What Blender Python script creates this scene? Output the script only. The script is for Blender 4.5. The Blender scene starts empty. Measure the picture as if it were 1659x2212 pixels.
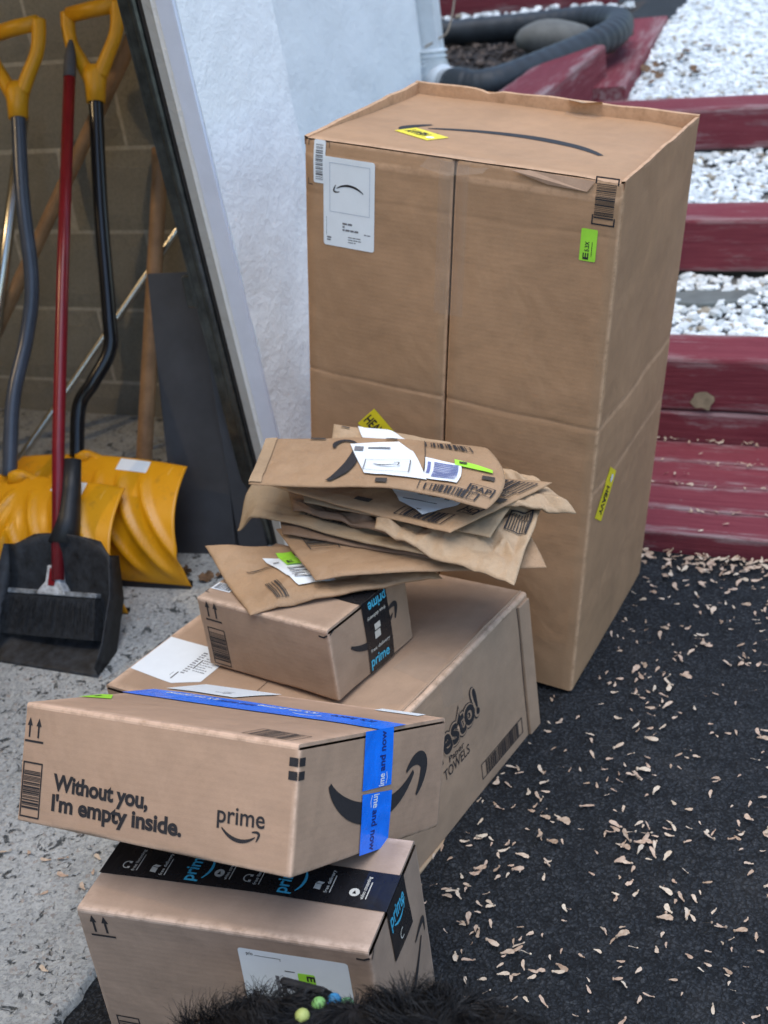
import bpy, bmesh, math, random
from mathutils import Vector, Matrix, noise

# ------------------------------------------------------------------ camera, sky, sun, exposure
scn = bpy.context.scene
col = scn.collection
cam_d = bpy.data.cameras.new('camera')
cam = bpy.data.objects.new('camera', cam_d)
col.objects.link(cam)
RIGHT = Vector((0.91343528, 0.38609272, -0.12871828))
DOWN = Vector((0.08139276, -0.48318495, -0.87172675))
FWD = Vector((-0.39876209, 0.78578923, -0.47278333))
m = Matrix.Identity(4)
for i in range(3):
    m[i][0] = RIGHT[i]; m[i][1] = -DOWN[i]; m[i][2] = -FWD[i]
CAM = Vector((0, 0, 1.4))
m.translation = CAM
cam.matrix_world = m
cam_d.sensor_fit = 'HORIZONTAL'
cam_d.sensor_width = 36
FPX = 2825.34 / 1659
cam_d.lens = 36 * FPX
cam_d.clip_start = 0.02
cam_d.clip_end = 300
cam_d.dof.use_dof = True
cam_d.dof.focus_distance = 1.62
cam_d.dof.aperture_fstop = 8.5
scn.camera = cam

SUN_ELEV, SUN_AZ = math.radians(78), math.radians(150)     # azimuth measured from +Y towards +X
w = bpy.data.worlds.new('World'); scn.world = w; w.use_nodes = True
nt = w.node_tree
sky = nt.nodes.new('ShaderNodeTexSky'); sky.sky_type = 'NISHITA'; sky.sun_disc = False
sky.sun_elevation = SUN_ELEV; sky.sun_rotation = SUN_AZ
sky.air_density = 1.4; sky.dust_density = .8; sky.ozone_density = 3.0
nt.links.new(sky.outputs[0], nt.nodes['Background'].inputs[0])
nt.nodes['Background'].inputs[1].default_value = 0.14
sd = bpy.data.lights.new('sun', 'SUN'); sd.energy = 1.45; sd.angle = math.radians(50); sd.color = (1, .97, .93)
sun = bpy.data.objects.new('sun', sd); col.objects.link(sun)
sv = Vector((math.sin(SUN_AZ) * math.cos(SUN_ELEV), math.cos(SUN_AZ) * math.cos(SUN_ELEV), math.sin(SUN_ELEV)))
sun.rotation_euler = sv.to_track_quat('Z', 'Y').to_euler()
sun.location = (2, -3, 6)
scn.view_settings.view_transform = 'Standard'
scn.view_settings.look = 'None'
scn.view_settings.gamma = 1
scn.view_settings.exposure = 0.90
scn.view_settings.use_curve_mapping = False
scn.cycles.use_denoising = True
scn.cycles.max_bounces = 8

rnd = random.Random(7)
R = math.radians

# ------------------------------------------------------------------ materials
def new_mat(name):
    mt = bpy.data.materials.new(name); mt.use_nodes = True
    t = mt.node_tree; t.nodes.clear()
    out = t.nodes.new('ShaderNodeOutputMaterial')
    b = t.nodes.new('ShaderNodeBsdfPrincipled')
    t.links.new(b.outputs[0], out.inputs[0])
    return mt, t, b
def nd(t, typ, ins=None, **kw):
    n = t.nodes.new(typ)
    for k, v in kw.items(): setattr(n, k, v)
    for k, v in (ins or {}).items():
        if hasattr(v, 'is_linked') or isinstance(v, bpy.types.NodeSocket): t.links.new(v, n.inputs[k])
        else: n.inputs[k].default_value = v
    return n
def c4(c): return (c[0], c[1], c[2], 1)
def coord(t, kind='Object', scale=(1, 1, 1)):
    tc = nd(t, 'ShaderNodeTexCoord')
    mp = nd(t, 'ShaderNodeMapping', {'Vector': tc.outputs[kind], 'Scale': scale})
    return mp.outputs[0]
def noi(t, vec, scale, detail=4, rough=.6, dist=0):
    return nd(t, 'ShaderNodeTexNoise', {'Vector': vec, 'Scale': scale, 'Detail': detail, 'Roughness': rough, 'Distortion': dist}).outputs[0]
def ramp(t, fac, stops):
    n = nd(t, 'ShaderNodeValToRGB', {'Fac': fac}); e = n.color_ramp.elements
    while len(e) < len(stops): e.new(.5)
    for el, (p, c) in zip(e, stops):
        el.position = p; el.color = c4(c) if isinstance(c, (tuple, list)) else (c, c, c, 1)
    return n.outputs[0]
def mix(t, fac, a, b, typ='MIX'):
    n = nd(t, 'ShaderNodeMix', data_type='RGBA', blend_type=typ)
    for i, v in ((0, fac), (6, a), (7, b)):
        if isinstance(v, bpy.types.NodeSocket): t.links.new(v, n.inputs[i])
        else: n.inputs[i].default_value = c4(v) if isinstance(v, (tuple, list)) else v
    return n.outputs[2]
def bump(t, h, strength, dist=.002, normal=None):
    ins = {'Height': h, 'Strength': strength, 'Distance': dist}
    if normal: ins['Normal'] = normal
    return nd(t, 'ShaderNodeBump', ins).outputs[0]
def math_(t, op, a, b=0.):
    n = nd(t, 'ShaderNodeMath', operation=op)
    for i, v in ((0, a), (1, b)):
        if isinstance(v, bpy.types.NodeSocket): t.links.new(v, n.inputs[i])
        else: n.inputs[i].default_value = v
    return n.outputs[0]
def setp(t, b, **kw):
    names = dict(color='Base Color', rough='Roughness', metal='Metallic', normal='Normal', spec='Specular IOR Level', coat='Coat Weight', coatr='Coat Roughness', sheen='Sheen Weight', trans='Transmission Weight', alpha='Alpha')
    for k, v in kw.items():
        s = b.inputs[names[k]]
        if isinstance(v, bpy.types.NodeSocket): t.links.new(v, s)
        elif isinstance(v, (tuple, list)): s.default_value = c4(v)
        else: s.default_value = v

def cardboard(name, base, seed=0., glossy=.72, corr=1.):
    mt, t, b = new_mat(name)
    uv = coord(t, 'UV'); ob = coord(t, 'Object')
    obs = nd(t, 'ShaderNodeVectorMath', {0: ob, 1: (seed, seed * .7, seed * 1.3)}, operation='ADD').outputs[0]
    big = noi(t, obs, 5, 3, .5); mid = noi(t, obs, 40, 4, .65); fib = noi(t, coord(t, 'UV', (220, 900, 1)), 1, 3, .7)
    d = tuple(x * .80 for x in base); l = tuple(min(1, x * 1.12) for x in base)
    c = mix(t, ramp(t, big, [(.3, 0.), (.7, 1.)]), d, l)
    c = mix(t, .22, c, ramp(t, mid, [(.35, tuple(x * .75 for x in base)), (.65, tuple(x * 1.15 for x in base))]))
    c = mix(t, .16, c, ramp(t, fib, [(.35, tuple(x * .7 for x in base)), (.68, tuple(x * 1.25 for x in base))]))
    # corrugation: fine flutes telegraphing through the liner
    wv = nd(t, 'ShaderNodeTexWave', {'Vector': uv, 'Scale': 42., 'Distortion': .6, 'Detail': 1, 'Detail Scale': .6}, bands_direction='Y')
    c = mix(t, .018 * corr, c, ramp(t, wv.outputs[1], [(.3, tuple(x * .6 for x in base)), (.7, tuple(x * 1.2 for x in base))]))
    # scuffed pale edges
    at = nd(t, 'ShaderNodeAttribute', attribute_name='wear')
    edge = math_(t, 'MULTIPLY', at.outputs[2], ramp(t, noi(t, obs, 60, 3, .7), [(.28, 0.), (.55, 1.)]))
    c = mix(t, math_(t, 'MULTIPLY', edge, .75), c, tuple(min(.8, x * 1.55 + .06) for x in base))
    # rubs and dirt
    dirt = ramp(t, noi(t, obs, 11, 6, .7, .6), [(.56, 0.), (.74, 1.)])
    c = mix(t, math_(t, 'MULTIPLY', dirt, .28), c, tuple(x * .62 for x in base))
    h = math_(t, 'ADD', math_(t, 'MULTIPLY', wv.outputs[1], .10 * corr), math_(t, 'ADD', math_(t, 'MULTIPLY', fib, .25), math_(t, 'MULTIPLY', mid, .9)))
    dent = noi(t, obs, 9, 3, .5, .3); scr = ramp(t, noi(t, nd(t, 'ShaderNodeVectorMath', {0: obs, 1: (6, 90, 40)}, operation='MULTIPLY').outputs[0], 1, 5, .7), [(.68, 0.), (.74, 1.)])
    c = mix(t, math_(t, 'MULTIPLY', scr, .22), c, tuple(min(.8, x * 1.5 + .04) for x in base))
    n1 = bump(t, dent, .5, .012)
    setp(t, b, color=c, rough=glossy, normal=bump(t, h, .35, .0012, n1), spec=.32)
    return mt
def flat(name, c, rough=.6, var=.15, scale=60, bstr=.15, metal=0., spec=.4, coat=0.):
    mt, t, b = new_mat(name); ob = coord(t, 'Object')
    n = noi(t, ob, scale, 5, .65)
    cc = mix(t, ramp(t, n, [(.3, 0.), (.7, 1.)]), tuple(x * (1 - var) for x in c), tuple(min(1, x * (1 + var)) for x in c))
    setp(t, b, color=cc, rough=rough, metal=metal, spec=spec, coat=coat, normal=bump(t, n, bstr, .002))
    return mt
KRAFT = (.40, .255, .155)
M = {}
M['card_big'] = cardboard('cardboard_tan', (.41, .242, .132), 1., corr=1.0)
M['card_a'] = cardboard('cardboard_kraft', (.41, .266, .178), 2.)
M['card_b'] = cardboard('cardboard_kraft_pale', (.40, .268, .178), 5.)
M['card_c'] = cardboard('cardboard_kraft_dull', (.37, .255, .175), 8.)
M['card_d'] = cardboard('cardboard_kraft_grey', (.36, .255, .188), 11.)
M['ink'] = flat('black_print', (.022, .02, .022), .7, .25, 300, .05)
M['ink_soft'] = flat('soft_black_print', (.05, .042, .036), .75, .3, 300, .05)
M['grey_print'] = flat('grey_print', (.16, .16, .17), .7, .2, 200, .02)
M['blue_print'] = flat('bluish_print', (.13, .15, .33), .7, .2, 200, .02)
M['label'] = flat('white_label_paper', (.76, .80, .82), .45, .03, 30, .1)
M['label_edge'] = flat('label_frame_print', (.42, .47, .55), .6, .05, 30, 0)
M['green'] = flat('lime_sticker', (.34, .72, .05), .5, .06, 40, .05)
M['yellow_s'] = flat('yellow_sticker', (.80, .66, .02), .5, .06, 40, .05)
def tape(name, c):
    mt, t, b = new_mat(name); ob = coord(t, 'Object')
    n = noi(t, ob, 18, 3, .5, 1.5); g = noi(t, nd(t, 'ShaderNodeVectorMath', {0: ob, 1: (120, 9, 30)}, operation='MULTIPLY').outputs[0], 1, 2, .5)
    cc = mix(t, ramp(t, n, [(.3, 0.), (.7, 1.)]), tuple(x * .88 for x in c), tuple(min(1, x * 1.12) for x in c))
    setp(t, b, color=cc, rough=ramp(t, noi(t, ob, 40, 3, .6), [(.3, .20), (.7, .36)]), spec=.5, normal=bump(t, math_(t, 'ADD', n, math_(t, 'MULTIPLY', g, .5)), .35, .004))
    return mt
M['blue_tape'] = tape('blue_tape', (.006, .19, .90))
M['blue_dark'] = flat('dark_blue_print', (.01, .02, .16), .5, .1, 60, 0)
M['white_print'] = flat('white_print', (.72, .76, .80), .5, .05, 60, 0)
M['black_tape'] = tape('black_tape', (.012, .012, .014))
M['cyan_print'] = flat('cyan_print', (.06, .42, .62), .5, .05, 60, 0)
M['grey_icon'] = flat('pale_print', (.55, .53, .47), .6, .1, 60, 0)
def clear_tape():
    mt, t, b = new_mat('clear_tape'); ob = coord(t, 'Object')
    n = noi(t, ob, 45, 4, .6, .8)
    setp(t, b, color=(.55, .45, .36), rough=.3, alpha=.12, normal=bump(t, n, .5, .002), spec=.6)
    return mt
M['clear'] = clear_tape()
def paper(name, base, seed):
    mt, t, b = new_mat(name)
    ob = nd(t, 'ShaderNodeVectorMath', {0: coord(t, 'Object'), 1: (seed, seed, seed)}, operation='ADD').outputs[0]
    big = noi(t, ob, 9, 4, .6); fib = noi(t, ob, 420, 3, .7); cr = noi(t, ob, 38, 5, .6, 1.2)
    c = mix(t, ramp(t, big, [(.3, 0.), (.7, 1.)]), tuple(x * .82 for x in base), tuple(x * 1.12 for x in base))
    c = mix(t, .2, c, ramp(t, fib, [(.3, tuple(x * .65 for x in base)), (.7, tuple(x * 1.2 for x in base))]))
    h = math_(t, 'ADD', math_(t, 'MULTIPLY', fib, .15), ramp(t, cr, [(.46, 0.), (.5, 1.), (.54, 0.)]))
    fc = nd(t, 'ShaderNodeTexVoronoi', {'Vector': ob, 'Scale': 16.}, feature='DISTANCE_TO_EDGE').outputs[0]; fc2 = nd(t, 'ShaderNodeTexVoronoi', {'Vector': ob, 'Scale': 41.}, feature='DISTANCE_TO_EDGE').outputs[0]
    h2 = math_(t, 'ADD', ramp(t, fc, [(0, 0.), (.25, 1.)]), math_(t, 'MULTIPLY', ramp(t, fc2, [(0, 0.), (.3, 1.)]), .5))
    setp(t, b, color=c, rough=.62, spec=.3, normal=bump(t, h, .28, .002, bump(t, h2, .22, .004)))
    return mt
M['paper_a'] = paper('mailer_paper', (.40, .255, .145), 1)
M['paper_b'] = paper('mailer_paper_tan', (.37, .235, .135), 4)
M['paper_c'] = paper('mailer_paper_pale', (.43, .30, .185), 7)
M['paper_d'] = paper('mailer_paper_olive', (.34, .245, .15), 9)
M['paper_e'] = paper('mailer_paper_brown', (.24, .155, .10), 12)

def warp(t, ob, sc_, amt):
    n = nd(t, 'ShaderNodeTexNoise', {'Vector': ob, 'Scale': sc_, 'Detail': 3.})
    o_ = nd(t, 'ShaderNodeVectorMath', {0: n.outputs[1], 1: (amt, amt, amt)}, operation='MULTIPLY').outputs[0]
    return nd(t, 'ShaderNodeVectorMath', {0: ob, 1: o_}, operation='ADD').outputs[0]
def asphalt():
    mt, t, b = new_mat('asphalt'); ob = coord(t, 'Object')
    v = nd(t, 'ShaderNodeTexVoronoi', {'Vector': warp(t, ob, 90, .012), 'Scale': 190., 'Randomness': 1.}); n = noi(t, ob, 3.5, 7, .72, .4); f = noi(t, ob, 300, 4, .7)
    md = noi(t, ob, 42, 6, .72, .5); tone = nd(t, 'ShaderNodeSeparateColor', {0: v.outputs[1]}).outputs[0]
    c = mix(t, ramp(t, n, [(.3, 0.), (.7, 1.)]), (.024, .028, .034), (.054, .060, .069))
    c = mix(t, ramp(t, tone, [(.55, 0.), (.95, .75)]), c, (.085, .090, .097))
    c = mix(t, ramp(t, v.outputs[0], [(.35, 0.), (.6, .8)]), c, (.008, .009, .011))
    c = mix(t, ramp(t, md, [(.34, .85), (.50, 0.)]), c, (.006, .007, .009))
    c = mix(t, ramp(t, f, [(.60, 0.), (.72, .55)]), c, (.11, .115, .12))
    dust = ramp(t, noi(t, ob, 7, 7, .75, .4), [(.52, 0.), (.72, 1.)])
    c = mix(t, math_(t, 'MULTIPLY', dust, .22), c, (.11, .105, .10))
    h = math_(t, 'ADD', math_(t, 'MULTIPLY', v.outputs[0], -1.2), math_(t, 'ADD', math_(t, 'MULTIPLY', f, .7), math_(t, 'MULTIPLY', md, 2.2)))
    setp(t, b, color=c, rough=.78, normal=bump(t, h, 1., .008), spec=.3)
    return mt
M['asphalt'] = asphalt()
def concrete():
    mt, t, b = new_mat('rough_concrete'); ob = coord(t, 'Object'); wo = warp(t, ob, 120, .02)
    v = nd(t, 'ShaderNodeTexVoronoi', {'Vector': wo, 'Scale': 170., 'Randomness': 1.}); sep = nd(t, 'ShaderNodeSeparateColor', {0: v.outputs[1]})
    n = noi(t, ob, 3.2, 6, .68); f = noi(t, ob, 150, 5, .72); md = noi(t, ob, 34, 6, .7, .8); m2 = noi(t, ob, 70, 5, .7, .5)
    c = mix(t, ramp(t, n, [(.32, 0.), (.68, 1.)]), (.30, .315, .315), (.50, .515, .51))
    c = mix(t, ramp(t, sep.outputs[0], [(.70, 0.), (.98, .45)]), c, (.60, .61, .58))
    c = mix(t, ramp(t, sep.outputs[1], [(.94, 0.), (.97, .5)]), c, (.27, .19, .14))
    c = mix(t, ramp(t, sep.outputs[2], [(.80, 0.), (.95, .5)]), c, (.17, .185, .19))
    c = mix(t, ramp(t, f, [(.38, .5), (.52, 0.)]), c, (.17, .175, .175))
    pit = math_(t, 'MULTIPLY', ramp(t, md, [(.36, 0.), (.41, 1.)]), ramp(t, m2, [(.33, 0.), (.39, 1.)]))
    c = mix(t, pit, (.075, .085, .088), c)
    h = math_(t, 'ADD', math_(t, 'MULTIPLY', f, .7), math_(t, 'ADD', math_(t, 'MULTIPLY', pit, 1.3), math_(t, 'MULTIPLY', md, 1.)))
    setp(t, b, color=c, rough=.88, normal=bump(t, h, .9, .006), spec=.3)
    return mt
M['concrete'] = concrete()
def stucco(name, base):
    mt, t, b = new_mat(name); ob = coord(t, 'Object')
    n = noi(t, ob, 45, 6, .62, .3); g = noi(t, ob, 6, 5, .6); f = noi(t, ob, 160, 3, .6)
    c = mix(t, ramp(t, g, [(.35, 0.), (.7, 1.)]), tuple(x * .95 for x in base), base)
    pit = ramp(t, noi(t, ob, 24, 6, .75), [(.26, 1.), (.33, 0.)])
    c = mix(t, math_(t, 'MULTIPLY', pit, .35), c, (.36, .38, .40))
    h = math_(t, 'ADD', n, math_(t, 'ADD', math_(t, 'MULTIPLY', f, .25), math_(t, 'MULTIPLY', g, 2.)))
    setp(t, b, color=c, rough=.8, normal=bump(t, h, .5, .006), spec=.3)
    return mt
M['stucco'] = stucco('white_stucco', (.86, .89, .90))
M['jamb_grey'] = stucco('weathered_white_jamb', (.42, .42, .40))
M['trim'] = flat('white_trim_paint', (.66, .71, .82), .45, .06, 14, .2)
M['metal_white'] = flat('white_painted_metal', (.68, .72, .74), .4, .08, 20, .1)
M['track'] = flat('galvanised_track', (.12, .135, .135), .30, .4, 30, .2, metal=.8)
M['seal'] = flat('black_rubber', (.02, .02, .022), .6, .2, 40, .1)
def red_wood():
    mt, t, b = new_mat('worn_red_paint'); ob = coord(t, 'Object'); 
    g = noi(t, coord(t, 'Object', (3, 90, 90)), 1, 5, .65, .4); n = noi(t, coord(t, 'Object', (2.6, 14, 14)), 2.2, 8, .75); s = noi(t, ob, 30, 5, .7)
    c = mix(t, ramp(t, g, [(.3, 0.), (.7, 1.)]), (.150, .026, .034), (.215, .048, .056))
    c = mix(t, .3, c, mix(t, s, (.11, .018, .03), (.22, .045, .065)))
    at = nd(t, 'ShaderNodeAttribute', attribute_name='wear')
    wn = math_(t, 'ADD', n, math_(t, 'MULTIPLY', at.outputs[2], .16))
    worn = ramp(t, wn, [(.56, 0.), (.70, 1.)])
    worn = math_(t, 'MULTIPLY', worn, ramp(t, g, [(.36, 0.), (.60, 1.)]))
    c = mix(t, math_(t, 'MULTIPLY', worn, .8), c, (.36, .30, .29))
    h = math_(t, 'ADD', math_(t, 'MULTIPLY', g, 1.), math_(t, 'MULTIPLY', s, .4))
    fine = noi(t, coord(t, 'Object', (8, 260, 260)), 1, 4, .7)
    c = mix(t, .25, c, ramp(t, fine, [(.35, (.07, .012, .02)), (.6, (.24, .06, .07)), (.78, (.32, .16, .16))]))
    flake = ramp(t, noi(t, coord(t, 'Object', (22, 60, 60)), 1, 6, .75), [(.66, 0.), (.70, 1.)])
    c = mix(t, math_(t, 'MULTIPLY', flake, .55), c, (.34, .28, .26))
    h = math_(t, 'ADD', h, math_(t, 'ADD', fine, math_(t, 'MULTIPLY', flake, -.6)))
    setp(t, b, color=c, rough=.82, normal=bump(t, h, .6, .003), spec=.15)
    return mt
M['red'] = red_wood()
M['bare_wood'] = flat('bare_knot_wood', (.30, .24, .15), .75, .3, 50, .3)
def blockm():
    mt, t, b = new_mat('concrete_block'); ob = coord(t, 'Object'); g = coord(t, 'Generated')
    oi = nd(t, 'ShaderNodeObjectInfo').outputs['Random']
    n = noi(t, ob, 14, 5, .65); f = noi(t, ob, 150, 4, .7)
    c = mix(t, n, (.185, .17, .135), (.32, .295, .24))
    c = mix(t, math_(t, 'MULTIPLY', oi, .35), c, (.20, .19, .16))
    c = mix(t, ramp(t, f, [(.4, .35), (.55, 0.)]), c, (.11, .10, .085))
    setp(t, b, color=c, rough=.88, normal=bump(t, math_(t, 'ADD', f, n), .5, .003))
    return mt
M['block'] = blockm()
M['mortar'] = flat('mortar', (.40, .37, .31), .9, .2, 80, .4)
M['interior'] = flat('garage_interior_paint', (.30, .28, .24), .85, .15, 4, .1)
M['panel'] = flat('dark_grey_panel', (.045, .048, .055), .55, .25, 9, .15)
def worn_plastic():
    mt, t, b = new_mat('yellow_plastic'); ob = coord(t, 'Object')
    n = noi(t, ob, 9, 5, .65); sc_ = noi(t, coord(t, 'Object', (160, 14, 22)), 1, 5, .7)
    c = mix(t, n, (.62, .26, .005), (.76, .36, .008))
    c = mix(t, math_(t, 'MULTIPLY', ramp(t, sc_, [(.64, 0.), (.70, 1.)]), .45), c, (.80, .55, .16))
    c = mix(t, math_(t, 'MULTIPLY', ramp(t, noi(t, ob, 26, 6, .75), [(.56, 0.), (.70, 1.)]), .4), c, (.26, .13, .03))
    setp(t, b, color=c, rough=ramp(t, n, [(.3, .28), (.7, .46)]), normal=bump(t, sc_, .15, .002), spec=.45)
    return mt
M['yellow_p'] = worn_plastic()
M['yellow_d'] = flat('yellow_handle_plastic', (.66, .31, .010), .42, .08, 40, .1)
M['black_pl'] = flat('black_plastic', (.016, .017, .019), .45, .3, 40, .25)
M['black_dusty'] = flat('dusty_black_plastic', (.017, .020, .025), .6, .8, 45, .4)
M['bristle'] = flat('black_bristle', (.016, .019, .024), .85, .7, 90, .8)
M['white_pl'] = flat('worn_white_plastic', (.40, .42, .44), .6, .6, 60, .3)
M['grey_bar'] = flat('scuffed_grey_plastic', (.17, .185, .20), .65, .7, 70, .3)
M['red_pole'] = flat('red_lacquered_pole', (.20, .010, .016), .28, .15, 25, .05, spec=.5)
M['grey_tip'] = flat('grey_rubber_tip', (.07, .07, .075), .6, .15, 60, .2)
M['black_pole'] = flat('black_enamel_pole', (.010, .010, .011), .22, .2, 30, .05, spec=.5)
M['blue_pole'] = flat('slate_enamel_pole', (.055, .065, .085), .3, .15, 25, .05, spec=.5)
M['chrome'] = flat('bare_aluminium', (.62, .60, .55), .25, .08, 60, .05, metal=1.)
M['wood_pole'] = flat('wooden_handle', (.33, .19, .095), .5, .3, 18, .15)
M['pipe'] = flat('black_drain_pipe', (.026, .031, .036), .55, .45, 12, .25)
M['gravel'] = None
def gravelm():
    mt, t, b = new_mat('white_marble_chip'); 
    at = nd(t, 'ShaderNodeAttribute', attribute_name='tone'); ob = coord(t, 'Object')
    n = noi(t, ob, 60, 4, .6)
    c = mix(t, at.outputs[2], (.40, .43, .43), (.86, .88, .87))
    c = mix(t, ramp(t, n, [(.42, .35), (.55, 0.)]), c, (.40, .43, .43))
    c = mix(t, ramp(t, at.outputs[2], [(.02, 1.), (.05, 0.)]), c, (.30, .26, .20))
    setp(t, b, color=c, rough=.7, spec=.35)
    return mt
M['gravel'] = gravelm()
M['gravel_bed'] = flat('dark_grit', (.12, .115, .105), .9, .4, 90, .8)  # dark bed tone, so the gaps between the chips read dark
M['soil'] = flat('dark_soil', (.035, .028, .024), .95, .5, 60, 1.)
M['mulch'] = flat('bark_chips', (.085, .062, .048), .9, .6, 60, .5)
M['stone'] = flat('grey_fieldstone', (.135, .13, .115), .85, .25, 12, .5)
M['slab'] = flat('wet_slate', (.13, .145, .14), .55, .2, 14, .3)
def seedm():
    mt, t, b = new_mat('dry_samara')
    oi = nd(t, 'ShaderNodeObjectInfo').outputs['Random']; at = nd(t, 'ShaderNodeAttribute', attribute_name='tone'); g = coord(t, 'Object')
    k = math_(t, 'FRACT', math_(t, 'ADD', oi, at.outputs[2]))
    c = ramp(t, k, [(0, (.30, .20, .12)), (.3, (.44, .29, .20)), (.65, (.52, .39, .28)), (1, (.60, .51, .38))])
    c = mix(t, .35, c, ramp(t, noi(t, g, 240, 3, .6), [(.3, (.30, .17, .12)), (.7, (.72, .60, .48))]))
    setp(t, b, color=c, rough=.65, spec=.3)
    return mt
M['seed'] = seedm()
M['leaf'] = flat('dry_brown_leaf', (.13, .075, .04), .8, .5, 60, .4)
M['cable'] = flat('tan_cable', (.30, .24, .18), .6, .1, 60, .05)
M['fur'] = flat('black_fur', (.009, .0085, .009), .6, .5, 60, 0, spec=.3)
M['nose'] = flat('black_nose', (.012, .011, .012), .35, .3, 300, .3)
M['eye'] = flat('dark_brown_eye', (.03, .014, .007), .08, .1, 60, 0)
def collarm():
    mt, t, b = new_mat('collar_bead')
    oi = nd(t, 'ShaderNodeObjectInfo').outputs['Random']
    c = ramp(t, oi, [(0, (.02, .08, .34)), (.34, (.03, .22, .38)), (.6, (.16, .36, .10)), (.85, (.42, .42, .12))])
    setp(t, b, color=c, rough=.55)
    return mt
M['bead'] = collarm()
M['bead_red'] = flat('red_bead', (.40, .02, .03), .55, .05, 20, 0)
M['strap'] = flat('blue_strap', (.02, .06, .35), .6, .2, 80, .2)

# ------------------------------------------------------------------ mesh helpers
class MB:
    def __init__(s): s.v = []; s.f = []; s.uv = []; s.wear = []; s.tone = []
    def add(s, vs, fs, uvs=None, wear=None, tone=0.):
        k = len(s.v); s.v += [tuple(p) for p in vs]; s.f += [tuple(i + k for i in q) for q in fs]
        s.uv += list(uvs) if uvs else [(p[0], p[1]) for p in vs]
        s.wear += list(wear) if wear else [0.] * len(vs)
        s.tone += [tone] * len(vs)
        return s
    def box(s, a, b, xf=None):
        (x0, y0, z0), (x1, y1, z1) = a, b
        vs = [Vector(p) for p in ((x0, y0, z0), (x1, y0, z0), (x1, y1, z0), (x0, y1, z0), (x0, y0, z1), (x1, y0, z1), (x1, y1, z1), (x0, y1, z1))]
        if xf: vs = [xf @ p for p in vs]
        return s.add(vs, [(0, 3, 2, 1), (4, 5, 6, 7), (0, 1, 5, 4), (1, 2, 6, 5), (2, 3, 7, 6), (3, 0, 4, 7)])
    def tube(s, pts, r, n=12, closed=False, caps=True):
        pts = [Vector(p) for p in pts]; rs = r if isinstance(r, (list, tuple)) else [r] * len(pts)
        k = len(pts); rings = []; nrm = None
        for i, p in enumerate(pts):
            a = pts[(i - 1) % k] if (i > 0 or closed) else p; b = pts[(i + 1) % k] if (i < k - 1 or closed) else p
            d = (b - a).normalized()
            if nrm is None:
                nrm = d.orthogonal().normalized()
            nrm = (nrm - d * nrm.dot(d)).normalized(); bn = d.cross(nrm)
            rings.append([p + (nrm * math.cos(2 * math.pi * j / n) + bn * math.sin(2 * math.pi * j / n)) * rs[i] for j in range(n)])
        vs = [q for rg in rings for q in rg]; fs = []
        for i in range(k if closed else k - 1):
            i2 = (i + 1) % k
            for j in range(n): fs.append((i * n + j, i * n + (j + 1) % n, i2 * n + (j + 1) % n, i2 * n + j))
        if caps and not closed: fs += [tuple(range(n))[::-1], tuple((k - 1) * n + j for j in range(n))]
        return s.add(vs, fs)
    def build(s, name, mat, parent=None, smooth=False, bevel=0.):
        me = bpy.data.meshes.new(name); me.from_pydata(s.v, [], s.f)
        ul = me.uv_layers.new(name='UVMap')
        for lp in me.loops: ul.data[lp.index].uv = s.uv[lp.vertex_index]
        a = me.attributes.new('wear', 'FLOAT', 'POINT'); a.data.foreach_set('value', s.wear)
        a = me.attributes.new('tone', 'FLOAT', 'POINT'); a.data.foreach_set('value', s.tone)
        me.materials.append(mat); me.validate(); me.update()
        if smooth: me.polygons.foreach_set('use_smooth', [True] * len(me.polygons))
        o = bpy.data.objects.new(name, me); col.objects.link(o)
        if parent: o.parent = parent
        if bevel:
            md = o.modifiers.new('bevel', 'BEVEL'); md.width = bevel; md.segments = 2; md.limit_method = 'ANGLE'
        return o
def tag(o, label=None, cat=None, group=None, kind=None):
    for k, v in (('label', label), ('category', cat), ('group', group), ('kind', kind)):
        if v: o[k] = v
    return o
def empty(name, loc=(0, 0, 0), label=None, cat=None, group=None):
    o = bpy.data.objects.new(name, None); o.location = loc; o.empty_display_size = .05; col.objects.link(o)
    return tag(o, label, cat, group)
def sm(a, b, x):
    x = max(0., min(1., (x - a) / (b - a))); return x * x * (3 - 2 * x)
def fbm(p, oct=3):
    v = 0; a = 1; q = Vector(p)
    for _ in range(oct): v += a * noise.noise(q); q = q * 2.03; a *= .5
    return v
def catmull(pts, n=8):
    P = [Vector(p) for p in pts]; P = [P[0] * 2 - P[1]] + P + [P[-1] * 2 - P[-2]]; out = []
    for i in range(1, len(P) - 2):
        for k in range(n):
            t = k / n; a, b, c, d = P[i - 1:i + 3]
            out.append(.5 * ((2 * b) + (c - a) * t + (2 * a - 5 * b + 4 * c - d) * t * t + (3 * b - a - 3 * c + d) * t ** 3))
    out.append(P[-2]); return out
def in_view(p, margin=0.):
    d = Vector(p) - CAM; z = d.dot(FWD)
    if z < .05: return False
    x = d.dot(RIGHT) / z * FPX + .5; y = d.dot(DOWN) / z * FPX * .75 + .5
    return -margin < x < 1 + margin and -margin < y < 1 + margin

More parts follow.
